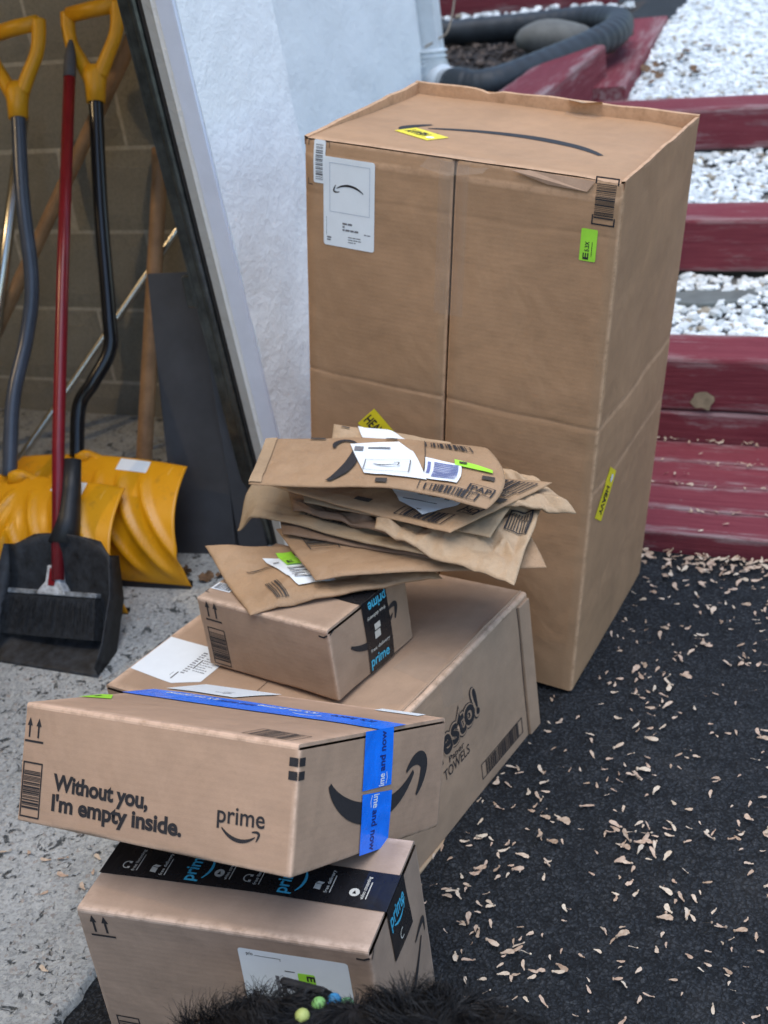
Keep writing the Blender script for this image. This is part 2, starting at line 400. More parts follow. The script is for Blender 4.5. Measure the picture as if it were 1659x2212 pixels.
# ------------------------------------------------------------------ 2D shapes for print
_tc = {}
def text2d(body, bold=0., track=1.):
    key = (body, bold, track)
    if key in _tc: return _tc[key]
    cu = bpy.data.curves.new('t', 'FONT'); cu.body = body; cu.size = 1; cu.offset = bold; cu.space_character = track; cu.resolution_u = 4
    o = bpy.data.objects.new('t', cu); col.objects.link(o)
    bpy.context.view_layer.update()
    me = bpy.data.meshes.new_from_object(o.evaluated_get(bpy.context.evaluated_depsgraph_get()))
    vs = [(v.co.x, v.co.y) for v in me.vertices]; fs = [tuple(p.vertices) for p in me.polygons]
    bpy.data.objects.remove(o); bpy.data.curves.remove(cu); bpy.data.meshes.remove(me)
    _tc[key] = (vs, fs); return vs, fs
CAP = None
def text_fit(body, x, y, width, cap, ang=0., bold=.02, track=1.):
    """text with its left end at x, baseline y, given width and capital height, turned by ang"""
    global CAP
    if CAP is None: CAP = max(v[1] for v in text2d('H')[0])
    vs, fs = text2d(body, bold, track)
    x0 = min(v[0] for v in vs); x1 = max(v[0] for v in vs); sx = width / (x1 - x0); sy = cap / CAP
    ca, sa = math.cos(ang), math.sin(ang)
    return [((x + (px - x0) * sx * ca - py * sy * sa), (y + (px - x0) * sx * sa + py * sy * ca)) for px, py in vs], fs
def rect2(u0, v0, u1, v1): return [(u0, v0), (u1, v0), (u1, v1), (u0, v1)], [(0, 1, 2, 3)]
def poly2(pts): return list(pts), [tuple(range(len(pts)))]
def join2(*sh):
    V = []; F = []
    for vs, fs in sh:
        k = len(V); V += vs; F += [tuple(i + k for i in f) for f in fs]
    return V, F
def stroke(pts, ws):
    n = len(pts); L = []; Rr = []
    for i in range(n):
        a = pts[max(0, i - 1)]; b = pts[min(n - 1, i + 1)]; dx, dy = b[0] - a[0], b[1] - a[1]; l = math.hypot(dx, dy) or 1
        w_ = (ws[i] if isinstance(ws, (list, tuple)) else ws) / 2
        L.append((pts[i][0] - dy / l * w_, pts[i][1] + dx / l * w_)); Rr.append((pts[i][0] + dy / l * w_, pts[i][1] - dx / l * w_))
    return L + Rr, [(i, n + i, n + i + 1, i + 1) for i in range(n - 1)]
def bez(p, n=14):
    out = []
    for i in range(n + 1):
        t = i / n; a = (1 - t) ** 3; b = 3 * t * (1 - t) ** 2; c = 3 * t * t * (1 - t); d = t ** 3
        out.append((a * p[0][0] + b * p[1][0] + c * p[2][0] + d * p[3][0], a * p[0][1] + b * p[1][1] + c * p[2][1] + d * p[3][1]))
    return out
def smile(x, y, L, ang=0., fat=1., sag=.26):
    """swoosh with a hooked arrow head; x,y = left tip"""
    c = bez([(0, 0), (.24, -sag), (.60, -sag * 1.25), (.90, -.05)], 22)
    ws = [.012 + .105 * fat * math.sin(math.pi * min(1, (i / 22) * .92 + .05)) ** .8 for i in range(23)]; ws[-1] = .012
    a = bez([(.80, .035), (.90, .075), (1.02, .075), (.985, -.02)], 12) + bez([(.985, -.02), (.97, -.07), (.95, -.11), (.93, -.15)], 6)[1:]
    wa = [.02 + .06 * fat * math.sin(math.pi * (i / 18 * .95 + .04)) for i in range(19)]
    V, F = join2(stroke(c, ws), stroke(a, wa)); ca, sa = math.cos(ang), math.sin(ang)
    return [(x + L * (p * ca - q * sa), y + L * (p * sa + q * ca)) for p, q in V], F
def frame2(u0, v0, u1, v1, w_):
    return join2(rect2(u0, v0, u1, v0 + w_), rect2(u0, v1 - w_, u1, v1), rect2(u0, v0 + w_, u0 + w_, v1 - w_), rect2(u1 - w_, v0 + w_, u1, v1 - w_))
def barcode2(u0, v0, u1, v1, axis='v', seed=1, fw=.0016, margin=.12, n=26):
    rr = random.Random(seed); sh = [frame2(u0, v0, u1, v1, fw)]
    a, b = (v0, v1) if axis == 'v' else (u0, u1); L = b - a; p = a + L * margin; e = b - L * margin
    unit = (e - p) / (n * 2.6)
    while p < e:
        t = rr.choice((1, 1, 2, 3)) * unit; q = min(e, p + t)
        sh.append(rect2(u0 + fw * 1.3, p, u1 - fw * 1.3, q) if axis == 'v' else rect2(p, v0 + fw * 1.3, q, v1 - fw * 1.3)); p = q + rr.choice((1, 1, 2, 2)) * unit
    return join2(*sh)
def arrows2(x, y, s):
    sh = [rect2(x, y, x + s, y + s * .085)]
    for k in (.22, .70):
        cx = x + s * k
        sh += [rect2(cx - s * .045, y + s * .2, cx + s * .045, y + s * .75), poly2([(cx - s * .14, y + s * .68), (cx + s * .14, y + s * .68), (cx, y + s * 1.02)])]
    return join2(*sh)
def round_rect(u0, v0, u1, v1, r):
    pts = []
    for cx, cy, a in ((u1 - r, v0 + r, -90), (u1 - r, v1 - r, 0), (u0 + r, v1 - r, 90), (u0 + r, v0 + r, 180)):
        for k in range(4): pts.append((cx + r * math.cos(R(a + 30 * k)), cy + r * math.sin(R(a + 30 * k))))
    return poly2(pts)
def textlines(u0, v0, u1, v1, rows, seed, h=.45):
    """rows of small illegible print as broken bars"""
    rr = random.Random(seed); sh = []; dv = (v1 - v0) / rows
    for i in range(rows):
        x = u0; y = v0 + dv * i
        while x < u1 - .002:
            l = min(rr.uniform(.003, .009), u1 - x); sh.append(rect2(x, y, x + l, y + dv * h)); x += l + .0012
            if rr.random() < .12: break
    return join2(*sh)

# ------------------------------------------------------------------ cartons
class Carton:
    def __init__(s, name, dims, o, ang, mat, label, cat='box', bulge=.003, seed=0, group=None, r=.0032, creases=None, wearK=1.):
        s.w, s.d, s.h = dims; s.B = bulge; s.seed = seed; s.mat = mat; s.r = r; s.creases = creases or []; s.wk = wearK
        s.root = empty(name, o, label, cat, group); s.root.rotation_mode = 'YXZ'
        s.root.rotation_euler = (ang[1], ang[2], ang[0])
    def off(s, f, u, v):
        U, V = {'F': (s.w, s.h), 'K': (s.w, s.h), 'R': (s.d, s.h), 'L': (s.d, s.h), 'T': (s.w, s.d), 'D': (s.w, s.d)}[f]
        a = max(0., min(1., u / U)); b = max(0., min(1., v / V))
        e = min(1., 6 * min(a, 1 - a)) * min(1., 6 * min(b, 1 - b)); e = e * e * (3 - 2 * e)
        k = 'FKRLTD'.index(f)
        val = e * s.B * (.5 * math.sin(math.pi * a) * math.sin(math.pi * b) + .9 * fbm((a * U * 5 + s.seed * 3.1, b * V * 5 + k * 7.7, s.seed), 2))
        for cf, cv, amp, wd in s.creases:
            if cf == f: val -= amp * math.exp(-((v - cv - .004 * noise.noise((u * 9, cv * 30, s.seed))) / wd) ** 2) * (.6 + .4 * noise.noise((u * 14, cv * 17, 1)))
        return val if f != 'D' else 0.
    def pt(s, f, u, v, o=0.):
        q = s.off(f, u, v) + o
        if f == 'F': return (u, -q, v)
        if f == 'K': return (u, s.d + q, v)
        if f == 'R': return (s.w + q, u, v)
        if f == 'L': return (-q, u, v)
        if f == 'T': return (u, v, s.h + q)
        return (u, v, 0)
    def lin(s, L, extra=(), fine=.028):
        r = s.r; n = max(4, int(L / fine)); a = [0, r * .3, r, r * 2.2] + [r * 2.2 + (L - 4.4 * r) * i / n for i in range(1, n)] + [L - r * 2.2, L - r, L - r * .3, L]
        for c, wd in extra: a += [c - 2 * wd, c - wd, c - wd * .5, c, c + wd * .5, c + wd, c + 2 * wd]
        return sorted(set(round(x, 5) for x in a if 0 <= x <= L))
    def body(s, top=True, name='carton_body', hz=None, skip=''):
        H = hz or s.h; r = s.r
        bmh = MB(); ce = [(c[1], c[3]) for c in s.creases]
        X = s.lin(s.w); Y = s.lin(s.d); Z = [z for z in s.lin(H, ce)]
        for f, A, Bq in (('F', X, Z), ('K', X, Z), ('R', Y, Z), ('L', Y, Z), ('D', X, Y)) + ((('T', X, Y),) if top else ()):
            if f in skip: continue
            vs = []; uv = []; we = []
            for b in Bq:
                for a in A:
                    P = Vector(s.pt(f, a, b)); q0 = Vector({'F': (a, 0, b), 'K': (a, s.d, b), 'R': (s.w, a, b), 'L': (0, a, b), 'T': (a, b, s.h), 'D': (a, b, 0)}[f])
                    zt = H - r if top else 1e9
                    q = Vector((min(max(q0.x, r), s.w - r), min(max(q0.y, r), s.d - r), min(max(q0.z, r), zt)))
                    dlt = q0 - q; l = dlt.length
                    cr = r * (1 + .0 * l)
                    if l > 1e-9:
                        Pn = q + dlt / l * cr
                        P = Pn + (P - q0)
                        crk = (abs(dlt.x) > 1e-6) + (abs(dlt.y) > 1e-6) + (abs(dlt.z) > 1e-6)
                        nn = noise.noise(q0 * 14 + Vector((s.seed, 3, 5)))
                        if crk >= 2: P -= dlt / l * max(0, nn) * .004 * s.wk
                    wr = 0.
                    cnt = sorted([min(q0.x, s.w - q0.x), min(q0.y, s.d - q0.y), min(q0.z, (H - q0.z) if top else 1)])
                    if cnt[1] < r * 1.6: wr = 1. - cnt[1] / (r * 1.6)
                    for cf, cv, amp, wd in s.creases:
                        if cf == f and abs(b - cv) < wd * 1.2: wr = max(wr, .35)
                    vs.append(P); uv.append((a, b)); we.append(wr)
            na = len(A); fs = []
            for j in range(len(Bq) - 1):
                for i in range(na - 1):
                    qd = (j * na + i, j * na + i + 1, (j + 1) * na + i + 1, (j + 1) * na + i)
                    fs.append(qd if f in 'FRT' else qd[::-1])
            bmh.add(vs, fs, uv, we)
        return bmh.build(name, s.mat, s.root, smooth=True)
    def flaps(s, th=.004, gap=.0016):
        """two top flaps, each folding up out of the long wall and meeting under the tape"""
        for side in (0, 1):
            prof = [(0, s.h - .006), (0, s.h - .0035), (.0009, s.h - .0012), (.003, s.h)]
            ys = [.003 + (s.d / 2 - gap / 2 - .003) * k / 10 for k in range(1, 11)]
            prof += [(y, s.h) for y in ys]; n = len(prof)
            xs = [.0022] + [s.w * k / 16 for k in range(1, 16)] + [s.w - .0022]
            mb = MB(); vs = []; uv = []; we = []
            for x in xs:
                for (y, z) in prof:
                    yy = y if side == 0 else s.d - y
                    dz = s.off('T', x, yy) if z >= s.h - 1e-6 else 0
                    vs.append((x, yy, z + dz)); uv.append((x, yy)); we.append(1. if y < .0031 else (.5 if (x < .004 or x > s.w - .004) else 0.))
            k = len(vs)
            for x in xs:
                for (y, z) in prof:
                    yy = max(y, th * .6) if True else y; yy = yy if side == 0 else s.d - yy
                    dz = s.off('T', x, yy) if z >= s.h - 1e-6 else 0
                    vs.append((x, yy, max(s.h - .006, z - th) + dz)); uv.append((x, yy)); we.append(.3)
            fs = []
            for i in range(len(xs) - 1):
                for j in range(n - 1):
                    q = (i * n + j, (i + 1) * n + j, (i + 1) * n + j + 1, i * n + j + 1)
                    fs.append(q if side == 0 else q[::-1]); p = tuple(a + k for a in q[::-1]); fs.append(p if side == 0 else p[::-1])
            for i in (0, len(xs) - 1):
                for j in range(n - 1): fs.append((i * n + j, i * n + j + 1, k + i * n + j + 1, k + i * n + j))
            for i in range(len(xs) - 1):
                j = n - 1; fs.append((i * n + j, (i + 1) * n + j, k + (i + 1) * n + j, k + i * n + j))
            mb.add(vs, fs, uv, we); mb.build('top_flap', s.mat, s.root, smooth=False)
    def decal(s, f, shape, mat, name, o=.0007, parent=None, sub=.03, flip=False):
        vs, fs = shape
        mb = MB()
        bm_ = bmesh.new(); bv = [bm_.verts.new((a, b, 0)) for a, b in vs]
        for q in fs:
            try: bm_.faces.new([bv[i] for i in q])
            except ValueError: pass
        if sub:
            for _ in range(5):
                lg = [e for e in bm_.edges if e.calc_length() > sub]
                if not lg: break
                bmesh.ops.subdivide_edges(bm_, edges=lg, cuts=1)
            bmesh.ops.triangulate(bm_, faces=[q for q in bm_.faces if len(q.verts) > 4])
        bm_.verts.index_update()
        V = [s.pt(f, v.co.x, v.co.y, o) for v in bm_.verts]; F = []
        for q in bm_.faces:
            idx = tuple(v.index for v in q.verts); c = q.calc_area(); 
            q.normal_update(); F.append(idx if (q.normal.z > 0) == (f in 'FRT') else idx[::-1])
        mb.add(V, F, [(v.co.x, v.co.y) for v in bm_.verts]); bm_.free()
        ob_ = mb.build(name, mat, parent or s.root, smooth=True)
        if name in ('address_print', 'tape_print', 'corner_mark', 'sticker_print'): ob_['kind'] = 'stuff'
        return ob_

def shipping_label(c, f, u0, v0, u1, v1, seed, vert=True, o=.0008, swoosh=None, green=None):
    """white address label with rows of tiny print; the machine-readable squares are left out"""
    lb = c.decal(f, round_rect(u0, v0, u1, v1, .004), M['label'], 'shipping_label', o)
    return lb

CART = {}
# ---------------------------------------------------------------- setting: ground, floor, house, stair
def grid_sheet(name, xs, ys, zf, mat, kind='structure', parent=None):
    mb = MB(); vs = [(x, y, zf(x, y)) for y in ys for x in xs]; n = len(xs)
    fs = [(j * n + i, j * n + i + 1, (j + 1) * n + i + 1, (j + 1) * n + i) for j in range(len(ys) - 1) for i in range(n - 1)]
    mb.add(vs, fs); o = mb.build(name, mat, parent, smooth=True)
    if kind: o['kind'] = kind
    return o
def lins(a, b, n): return [a + (b - a) * i / n for i in range(n + 1)]
gx = [-60, -20, -8, -4] + lins(-2.6, 1.6, 60) + [3, 8, 20, 60]
gy = [-60, -20, -6, -2] + lins(0, 2.6, 50) + [4, 8, 20, 60]
grid_sheet('asphalt_driveway', gx, gy, lambda x, y: (.004 * fbm((x * 2.2, y * 2.2, 0), 2) - .002) if (-2.6 < x < 1.6 and 0 < y < 2.6) else -.004, M['asphalt'])
def slab_z(y): return .014 + .052 * sm(1.25, 1.8, y)
def slab_edge(y): return -1.062 + .012 * noise.noise((y * 6, 1, 0)) + .012 * noise.noise((y * 23, 4, 0)) + .006 * noise.noise((y * 60, 2, 0))
mb = MB(); ys = lins(-3.2, 0, 10)[:-1] + lins(0, 2.9, 240); cols_ = [0, .004, .012, .03, .08, .2, .4, .8, 1.4, 2.4, 5.5]
vs = []; 
for y in ys:
    e = slab_edge(y); z = slab_z(y)
    vs.append((e + .006, y, -.03))
    for k, dx in enumerate(cols_):
        zz = z - (.006 if k == 0 else .002 if k == 1 else 0) + .002 * noise.noise((e - dx, y * 5, 3)) * (dx < 1.5)
        vs.append((e - dx, y, zz))
n = len(cols_) + 1
fs = [(j * n + i, (j + 1) * n + i, (j + 1) * n + i + 1, j * n + i + 1) for j in range(len(ys) - 1) for i in range(n - 1)]
mb.add(vs, fs); tag(mb.build('garage_floor', M['concrete'], None, True), kind='structure')

# house: stucco pier beside the garage opening (battered face), set-back wall, jamb, track, ceiling
house = empty('house', (-1.2, 2.0, 0), 'white stucco house wall with a garage opening beside the cartons', 'house')
house.location = (0, 0, 0)
BAT = .057                                                      # the pier leans back this much per metre of height
def pier_x(z): return -1.196 - BAT * z
def slab_prism(mb, x0f, x1f, y0, y1, zs, sub=1, rough=0., ny=1):
    """wall piece between x0f(z)..x1f(z) and y0..y1"""
    Y = lins(y0, y1, ny); nz = len(zs)
    def g(pts_fn, A, Bq, flip):
        vs = [pts_fn(a, b) for b in Bq for a in A]; n = len(A)
        f = [(j * n + i, j * n + i + 1, (j + 1) * n + i + 1, (j + 1) * n + i) for j in range(len(Bq) - 1) for i in range(n - 1)]
        mb.add(vs, [q[::-1] for q in f] if flip else f)
    rg = lambda y, z: rough * fbm((y * 6, z * 6, 2), 3)
    g(lambda y, z: (x1f(z) + rg(y, z), y, z), Y, zs, False)
    g(lambda y, z: (x0f(z), y, z), Y, zs, True)
    T = lins(0, 1, 4)
    g(lambda t, z: (x0f(z) + (x1f(z) + rg(y0, z) - x0f(z)) * t, y0, z), T, zs, False)
    g(lambda t, z: (x0f(z) + (x1f(z) + rg(y1, z) - x0f(z)) * t, y1, z), T, zs, True)
    g(lambda t, y: (x0f(zs[-1]) + (x1f(zs[-1]) - x0f(zs[-1])) * t, y, zs[-1]), T, Y, False)
zs = lins(0, 2.8, 90)
mb = MB(); slab_prism(mb, lambda z: pier_x(z) - .05, lambda z: pier_x(z), 2.0, 2.33, zs, rough=.006, ny=26)
mb.build('stucco_pier', M['stucco'], house, True)
mb = MB(); slab_prism(mb, lambda z: -1.66, lambda z: -1.602, 2.62, 3.86, zs, rough=.005, ny=60)
mb.build('stucco_wall', M['stucco'], house, True)
mb = MB(); slab_prism(mb, lambda z: -1.50, lambda z: -1.41, 2.43, 2.598, zs, rough=.004, ny=12); mb.build('pier_return', M['stucco'], house, True)
mb = MB(); slab_prism(mb, lambda z: pier_x(z) - .034, lambda z: pier_x(z) - .0015, 1.991, 1.9985, lins(.03, 2.8, 40)); mb.build('jamb_trim', M['trim'], house, False)
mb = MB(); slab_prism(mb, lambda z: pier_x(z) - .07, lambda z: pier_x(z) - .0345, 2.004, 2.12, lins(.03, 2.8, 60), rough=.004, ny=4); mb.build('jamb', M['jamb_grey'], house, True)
mb = MB(); slab_prism(mb, lambda z: pier_x(z) - .083, lambda z: pier_x(z) - .0705, 2.012, 2.10, lins(.03, 2.8, 40)); mb.build('door_seal', M['seal'], house, False)
# roller track: C channel with a hollow lip
mb = MB()
for (xa, xb, ya, yb) in ((.150, .084, 2.098, 2.104), (.090, .084, 2.055, 2.0975), (.150, .144, 2.05, 2.0975), (.1435, .126, 2.05, 2.055)):
    slab_prism(mb, lambda z, xa=xa: pier_x(z) - xa, lambda z, xb=xb: pier_x(z) - xb, ya, yb, lins(.05, 2.8, 40))
mb.tube([(pier_x(z) - .117, 2.052, z) for z in lins(.05, 2.8, 30)], .011, 12)  # round bead added along the channel to catch a highlight
trk = mb.build('door_track', M['track'], house, False)
for z in (.55, .60, .65, .72, .78):
    b2 = MB(); x = pier_x(z) - .1; b2.tube([(x, 2.0975, z), (x, 2.094, z)], .005, 8); b2.build('bolt', M['black_pl'], trk)
b2 = MB(); x = pier_x(.62) - .155; b2.box((x - .022, 2.06, .585), (x, 2.075, .65)); b2.build('roller_bracket', M['track'], trk, bevel=.004)
# inner wall behind the track, ceiling, rear and near walls, header over the door
mb = MB()
mb.box((-1.63, 2.75, 0), (-1.625, 3.8, 2.5))
mb.build('return_wall', M['interior'], house)
mb = MB(); mb.box((-6.2, -3.2, 2.5), (-1.28, 3.86, 2.62)); mb.build('ceiling', M['interior'], house)
mb = MB(); mb.box((-6.2, -3.2, 0), (-6.1, 2.62, 2.5)); mb.build('rear_wall', M['interior'], house)
mb = MB(); mb.box((-6.2, -3.3, 0), (-1.2, -3.2, 2.6)); mb.build('near_wall', M['interior'], house)
mb = MB(); mb.box((-1.42, -3.2, 2.15), (-1.30, 1.99, 2.498)); mb.build('door_header', M['stucco'], house)
# downspout at the far corner
ds = MB()
prof = [(-1.622, 3.87), (-1.55, 3.87), (-1.55, 3.925), (-1.622, 3.925)]
vs = []; zz = lins(.69, 2.6, 3)
for z in zz: vs += [(x + .012 * math.sin(z * 9) * 0, y, z) for x, y in prof]
fs = [(j * 4 + i, j * 4 + (i + 1) % 4, (j + 1) * 4 + (i + 1) % 4, (j + 1) * 4 + i) for j in range(len(zz) - 1) for i in range(4)]
ds.add(vs, fs); dso = empty('downspout', (0, 0, 0), 'white metal downspout at the house corner feeding the black pipe', 'downspout')
ds.build('downspout_tube', M['metal_white'], dso, bevel=.006)
ds = MB(); pth = catmull([(-1.586, 3.897, .72), (-1.584, 3.890, .675), (-1.565, 3.873, .640), (-1.53, 3.85, .628), (-1.50, 3.83, .625)], 10)
ds.tube(pth, [.046 + .006 * math.sin(i * 1.9) for i in range(len(pth))], 18); ds.build('ribbed_elbow', M['metal_white'], dso, True)
# black drain pipe, hairpin
pth = catmull([(-1.525, 3.845, .628), (-1.44, 3.80, .625), (-1.36, 3.83, .625), (-1.27, 4.02, .632), (-1.19, 4.23, .640), (-1.15, 4.42, .645), (-1.19, 4.63, .645), (-1.32, 4.74, .64), (-1.5, 4.77, .63), (-1.75, 4.76, .625), (-2.3, 4.72, .62)], 22)
pp = MB(); rs = []
for i, p in enumerate(pth):
    k = 1 if i > 30 else 0
    rs.append(.047 + (.0007 * math.sin(i * 1.3) if 24 < i < 90 or i > 135 else (.0022 * math.sin(i * 1.3) if i > 24 else (.006 if 8 < i < 22 else 0))))
pp.tube(pth, rs, 24); tag(pp.build('drain_pipe', M['pipe'], None, True), 'black flexible drain pipe bent in a hairpin behind the big carton', 'pipe')
cb = MB(); cb.tube(catmull([(-1.50, 3.95, 1.1), (-1.505, 3.95, .90), (-1.52, 3.9, .78), (-1.553, 3.88, .752), (-1.59, 3.86, .735)], 8), .0032, 6)
tag(cb.build('cable', M['cable'], None, True), 'thin tan cable hanging by the downspout', 'cable')

# block wall: every block a piece
bw = empty('block_wall', (0, 0, 0), 'grey concrete block wall at the back of the garage behind the shovels', 'wall')
mb = MB(); mb.box((-6.1, 2.6035, 0), (-1.45, 2.68, 2.5)); mb.build('mortar_bed', M['mortar'], bw)
bmh = MB(); bl, bh, th = .390, .1935, .03
nx, nz = 8, 5
vs = []
for k in (0, 1):
    for j in range(nz + 1):
        for i in range(nx + 1):
            x = bl * i / nx - bl / 2; z = bh * j / nz - bh / 2
            e = min(i, nx - i, j, nz - j)
            vs.append((x, (-.0 if k == 0 else th) + (.006 if (k == 0 and e == 0) else 0) + (.0015 * noise.noise((x * 20, z * 20, 0)) if k == 0 else 0), z))
N = (nx + 1) * (nz + 1)
fs = [(j * (nx + 1) + i, j * (nx + 1) + i + 1, (j + 1) * (nx + 1) + i + 1, (j + 1) * (nx + 1) + i) for j in range(nz) for i in range(nx)]
rim = [i for i in range(nx + 1)] + [(j) * (nx + 1) + nx for j in range(1, nz + 1)] + [nz * (nx + 1) + i for i in range(nx - 1, -1, -1)] + [j * (nx + 1) for j in range(nz - 1, 0, -1)]
fs += [(rim[i], N + rim[i], N + rim[(i + 1) % len(rim)], rim[(i + 1) % len(rim)]) for i in range(len(rim))]
bmh.add(vs, fs)
first = None
for row in range(12):
    z = -.04 + .2035 * row + bh / 2
    for c_ in range(7):
        x = -1.652 - .4 * c_ - (.2 if row % 2 else 0)
        if x > -1.5 and row % 2 == 0: pass
        if first is None: first = o = bmh.build('block', M['block'], bw)
        else: o = first.copy(); col.objects.link(o)
        o.location = (x, 2.597 + rnd.uniform(-.0012, .0012), z)

# timber stair
def timber(mb, x0, x1, y0, y1, z0, z1, seed, r=.006, nx=40):
    """sawn timber with softened, chewed edges along X"""
    X = lins(x0, x1, nx)
    prof = []
    cy, cz = (y0 + y1) / 2, (z0 + z1) / 2; hy, hz = (y1 - y0) / 2, (z1 - z0) / 2
    for sy, sz in ((-1, -1), (1, -1), (1, 1), (-1, 1)):
        seq = [(sy * hy, sz * (hz - r)), (sy * (hy - r * .3), sz * (hz - r * .3)), (sy * (hy - r), sz * hz)]
        prof += seq if sy * sz > 0 else seq[::-1]
    # add a mid point on long sides
    P = []
    for i in range(12):
        a = prof[i]; b = prof[(i + 1) % 12]; P.append((a, 1.))
        if math.hypot(a[0] - b[0], a[1] - b[1]) > r * 3:
            for k in (.25, .5, .75): P.append(((a[0] + (b[0] - a[0]) * k, a[1] + (b[1] - a[1]) * k), 0.))
    n = len(P); vs = []; we = []
    for x in X:
        for (py, pz), e in P:
            nn = noise.noise((x * 7 + seed, py * 30, pz * 30)); ch = max(0, noise.noise((x * 16, seed * 3.3 + (py > 0), pz > 0)) - .1) * .012 if e else 0
            vs.append((x, cy + py * (1 - ch * 4) + nn * .0012, cz + pz * (1 - ch * 4) + nn * .0012)); we.append(e)
    fs = [(i * n + j, (i + 1) * n + j, (i + 1) * n + (j + 1) % n, i * n + (j + 1) % n) for i in range(nx) for j in range(n)]
    fs += [tuple(range(n)), tuple(nx * n + j for j in range(n))[::-1]]
    return mb.add(vs, [f[::-1] for f in fs], None, we)
st = empty('timber_stair', (0, 0, 0), 'worn red-painted timber steps filled with white gravel', 'stairs')
for k, (y0, y1) in enumerate(((2.270, 2.366), (2.370, 2.476), (2.480, 2.583), (2.587, 2.684))):
    mb = MB(); timber(mb, -1.12, 1.7, y0, y1, -.03, .046 - .0012 * k, 3 + k, .004, 60); mb.build('tread_board', M['red'], st)
for k, (y0, y1, z0, z1) in enumerate(((2.690, 2.838, -.03, .1145), (2.691, 2.839, .117, .244), (3.20, 3.35, .262, .398), (3.83, 3.99, .404, .523))):
    mb = MB(); timber(mb, -1.10, 1.7, y0, y1, z0, z1, 10 + k * 3, .008, 60); mb.build('timber', M['red'], st)
kn = MB(); pts = [(-.534 + .026 * math.cos(a) * (1 + .2 * math.sin(4 * a)), 2.6862, .146 + .022 * math.sin(a) * (1 + .22 * math.sin(5 * a + 1))) for a in lins(0, 2 * math.pi, 11)[:-1]]
kn.add(pts, [tuple(range(11))]); kn.build('bare_knot', M['bare_wood'], st)
def timber_y(name, x0, x1, y0, y1, z0, z1, seed, rz, label):
    L = y1 - y0; mb = MB(); timber(mb, -L / 2, L / 2, -(x1 - x0) / 2, (x1 - x0) / 2, -(z1 - z0) / 2, (z1 - z0) / 2, seed, .008, 30)
    o = mb.build(name, M['red'], None); o.location = ((x0 + x1) / 2, (y0 + y1) / 2, (z0 + z1) / 2); o.rotation_euler = (0, 0, R(90 + rz))
    return tag(o, label, 'timber', 'loose retaining timbers')
timber_y('retaining_timber', -1.275, -1.120, 3.38, 4.195, .506, .650, 31, 0., 'red timber lying on top of the stair end, in front of the pipe bend')
timber_y('retaining_timber', -1.46, -1.085, 4.01, 5.22, .44, .555, 35, 6, 'wide faded red timber running back beside the white gravel slope')
tb = MB(); timber(tb, -2.8, -1.42, 5.42, 5.56, .57, .72, 41, .008, 30)
tag(tb.build('retaining_timber', M['red'], None), 'dark red timber behind the far leg of the drain pipe', 'timber', 'loose retaining timbers')

# gravel: a grit bed under thousands of marble chips
def gz3(x, y): return .503 + .012 * (y - 4) + .03 * sm(4.2, 5.6, y) + .015 * noise.noise((x * 2, y * 2, 0)) + .10 * sm(5.4, 7.5, y)
ico = bmesh.new(); bmesh.ops.create_icosphere(ico, subdivisions=1, radius=1); IV = [v.co.copy() for v in ico.verts]; IF = [tuple(v.index for v in f.verts) for f in ico.faces]; ico.free()
def scatter_stones(name, region, zf, count, size, seed, label, mat=None, keep=None):
    rr = random.Random(seed); mb = MB(); x0, x1, y0, y1 = region; n = 0; tries = 0
    while n < count and tries < count * 12:
        tries += 1; x = rr.uniform(x0, x1); y = rr.uniform(y0, y1); z = zf(x, y)
        if not in_view((x, y, z), .14) or (keep and not keep(x, y)): continue
        n += 1; s = size * rr.uniform(.55, 1.25); sx, sy, sz = s * rr.uniform(.8, 1.5), s * rr.uniform(.7, 1.1), s * rr.uniform(.45, .8)
        rot = Matrix.Rotation(rr.uniform(0, 6.3), 3, 'Z') @ Matrix.Rotation(rr.uniform(-.7, .7), 3, 'X'); c = Vector((x, y, z + sz * rr.uniform(.1, .9)))
        j = rr.uniform(0, 50)
        vs = [c + rot @ Vector((v.x * sx, v.y * sy, v.z * sz)) * (1 + .30 * noise.noise(v * 1.7 + Vector((j, j, 0)))) for v in IV]
        mb.add(vs, IF, tone=(rr.uniform(.06, 1) ** .8 if rr.random() > .07 else 0.))
    return tag(mb.build(name, mat or M['gravel'], None, False), label, 'gravel', kind='stuff')
grid_sheet('gravel_bed', lins(-1.1, 1.7, 8), lins(2.83, 3.22, 6), lambda x, y: .213 + .03 * sm(2.9, 3.2, y), M['gravel_bed'])
grid_sheet('gravel_bed', lins(-1.1, 1.7, 8), lins(3.34, 3.84, 6), lambda x, y: .363 + .026 * sm(3.45, 3.83, y), M['gravel_bed'])
grid_sheet('gravel_slope', lins(-1.12, 3, 24), lins(3.98, 9, 40), lambda x, y: gz3(x, y) - .012, M['gravel_bed'])
scatter_stones('gravel', (-.95, .5, 2.845, 3.20), lambda x, y: .216 + .03 * sm(2.9, 3.2, y), 1250, .0135, 1, 'white marble chips filling the lower step', keep=lambda x, y: not (-.72 < x < -.515 and 3.045 < y < 3.115))
scatter_stones('gravel', (-1.05, .45, 3.355, 3.83), lambda x, y: .366 + .028 * sm(3.45, 3.83, y), 1750, .013, 2, 'white marble chips filling the upper step')
scatter_stones('gravel', (-1.14, .3, 4.0, 6.2), lambda x, y: gz3(x, y) - .008, 12500, .0114, 3, 'white marble chips covering the slope above the steps', keep=lambda x, y: x > -1.11 - .105 * (y - 4) + (-.25 if y > 5.25 else 0))
scatter_stones('gravel', (-2.3, -1.3, 4.83, 5.42), lambda x, y: .585, 420, .015, 4, 'white marble chips strewn between the pipe and the far timber')
sl = MB(); pts = [(-.70, 3.035), (-.60, 3.02), (-.52, 3.045), (-.475, 3.10), (-.50, 3.135), (-.62, 3.125), (-.71, 3.085)]
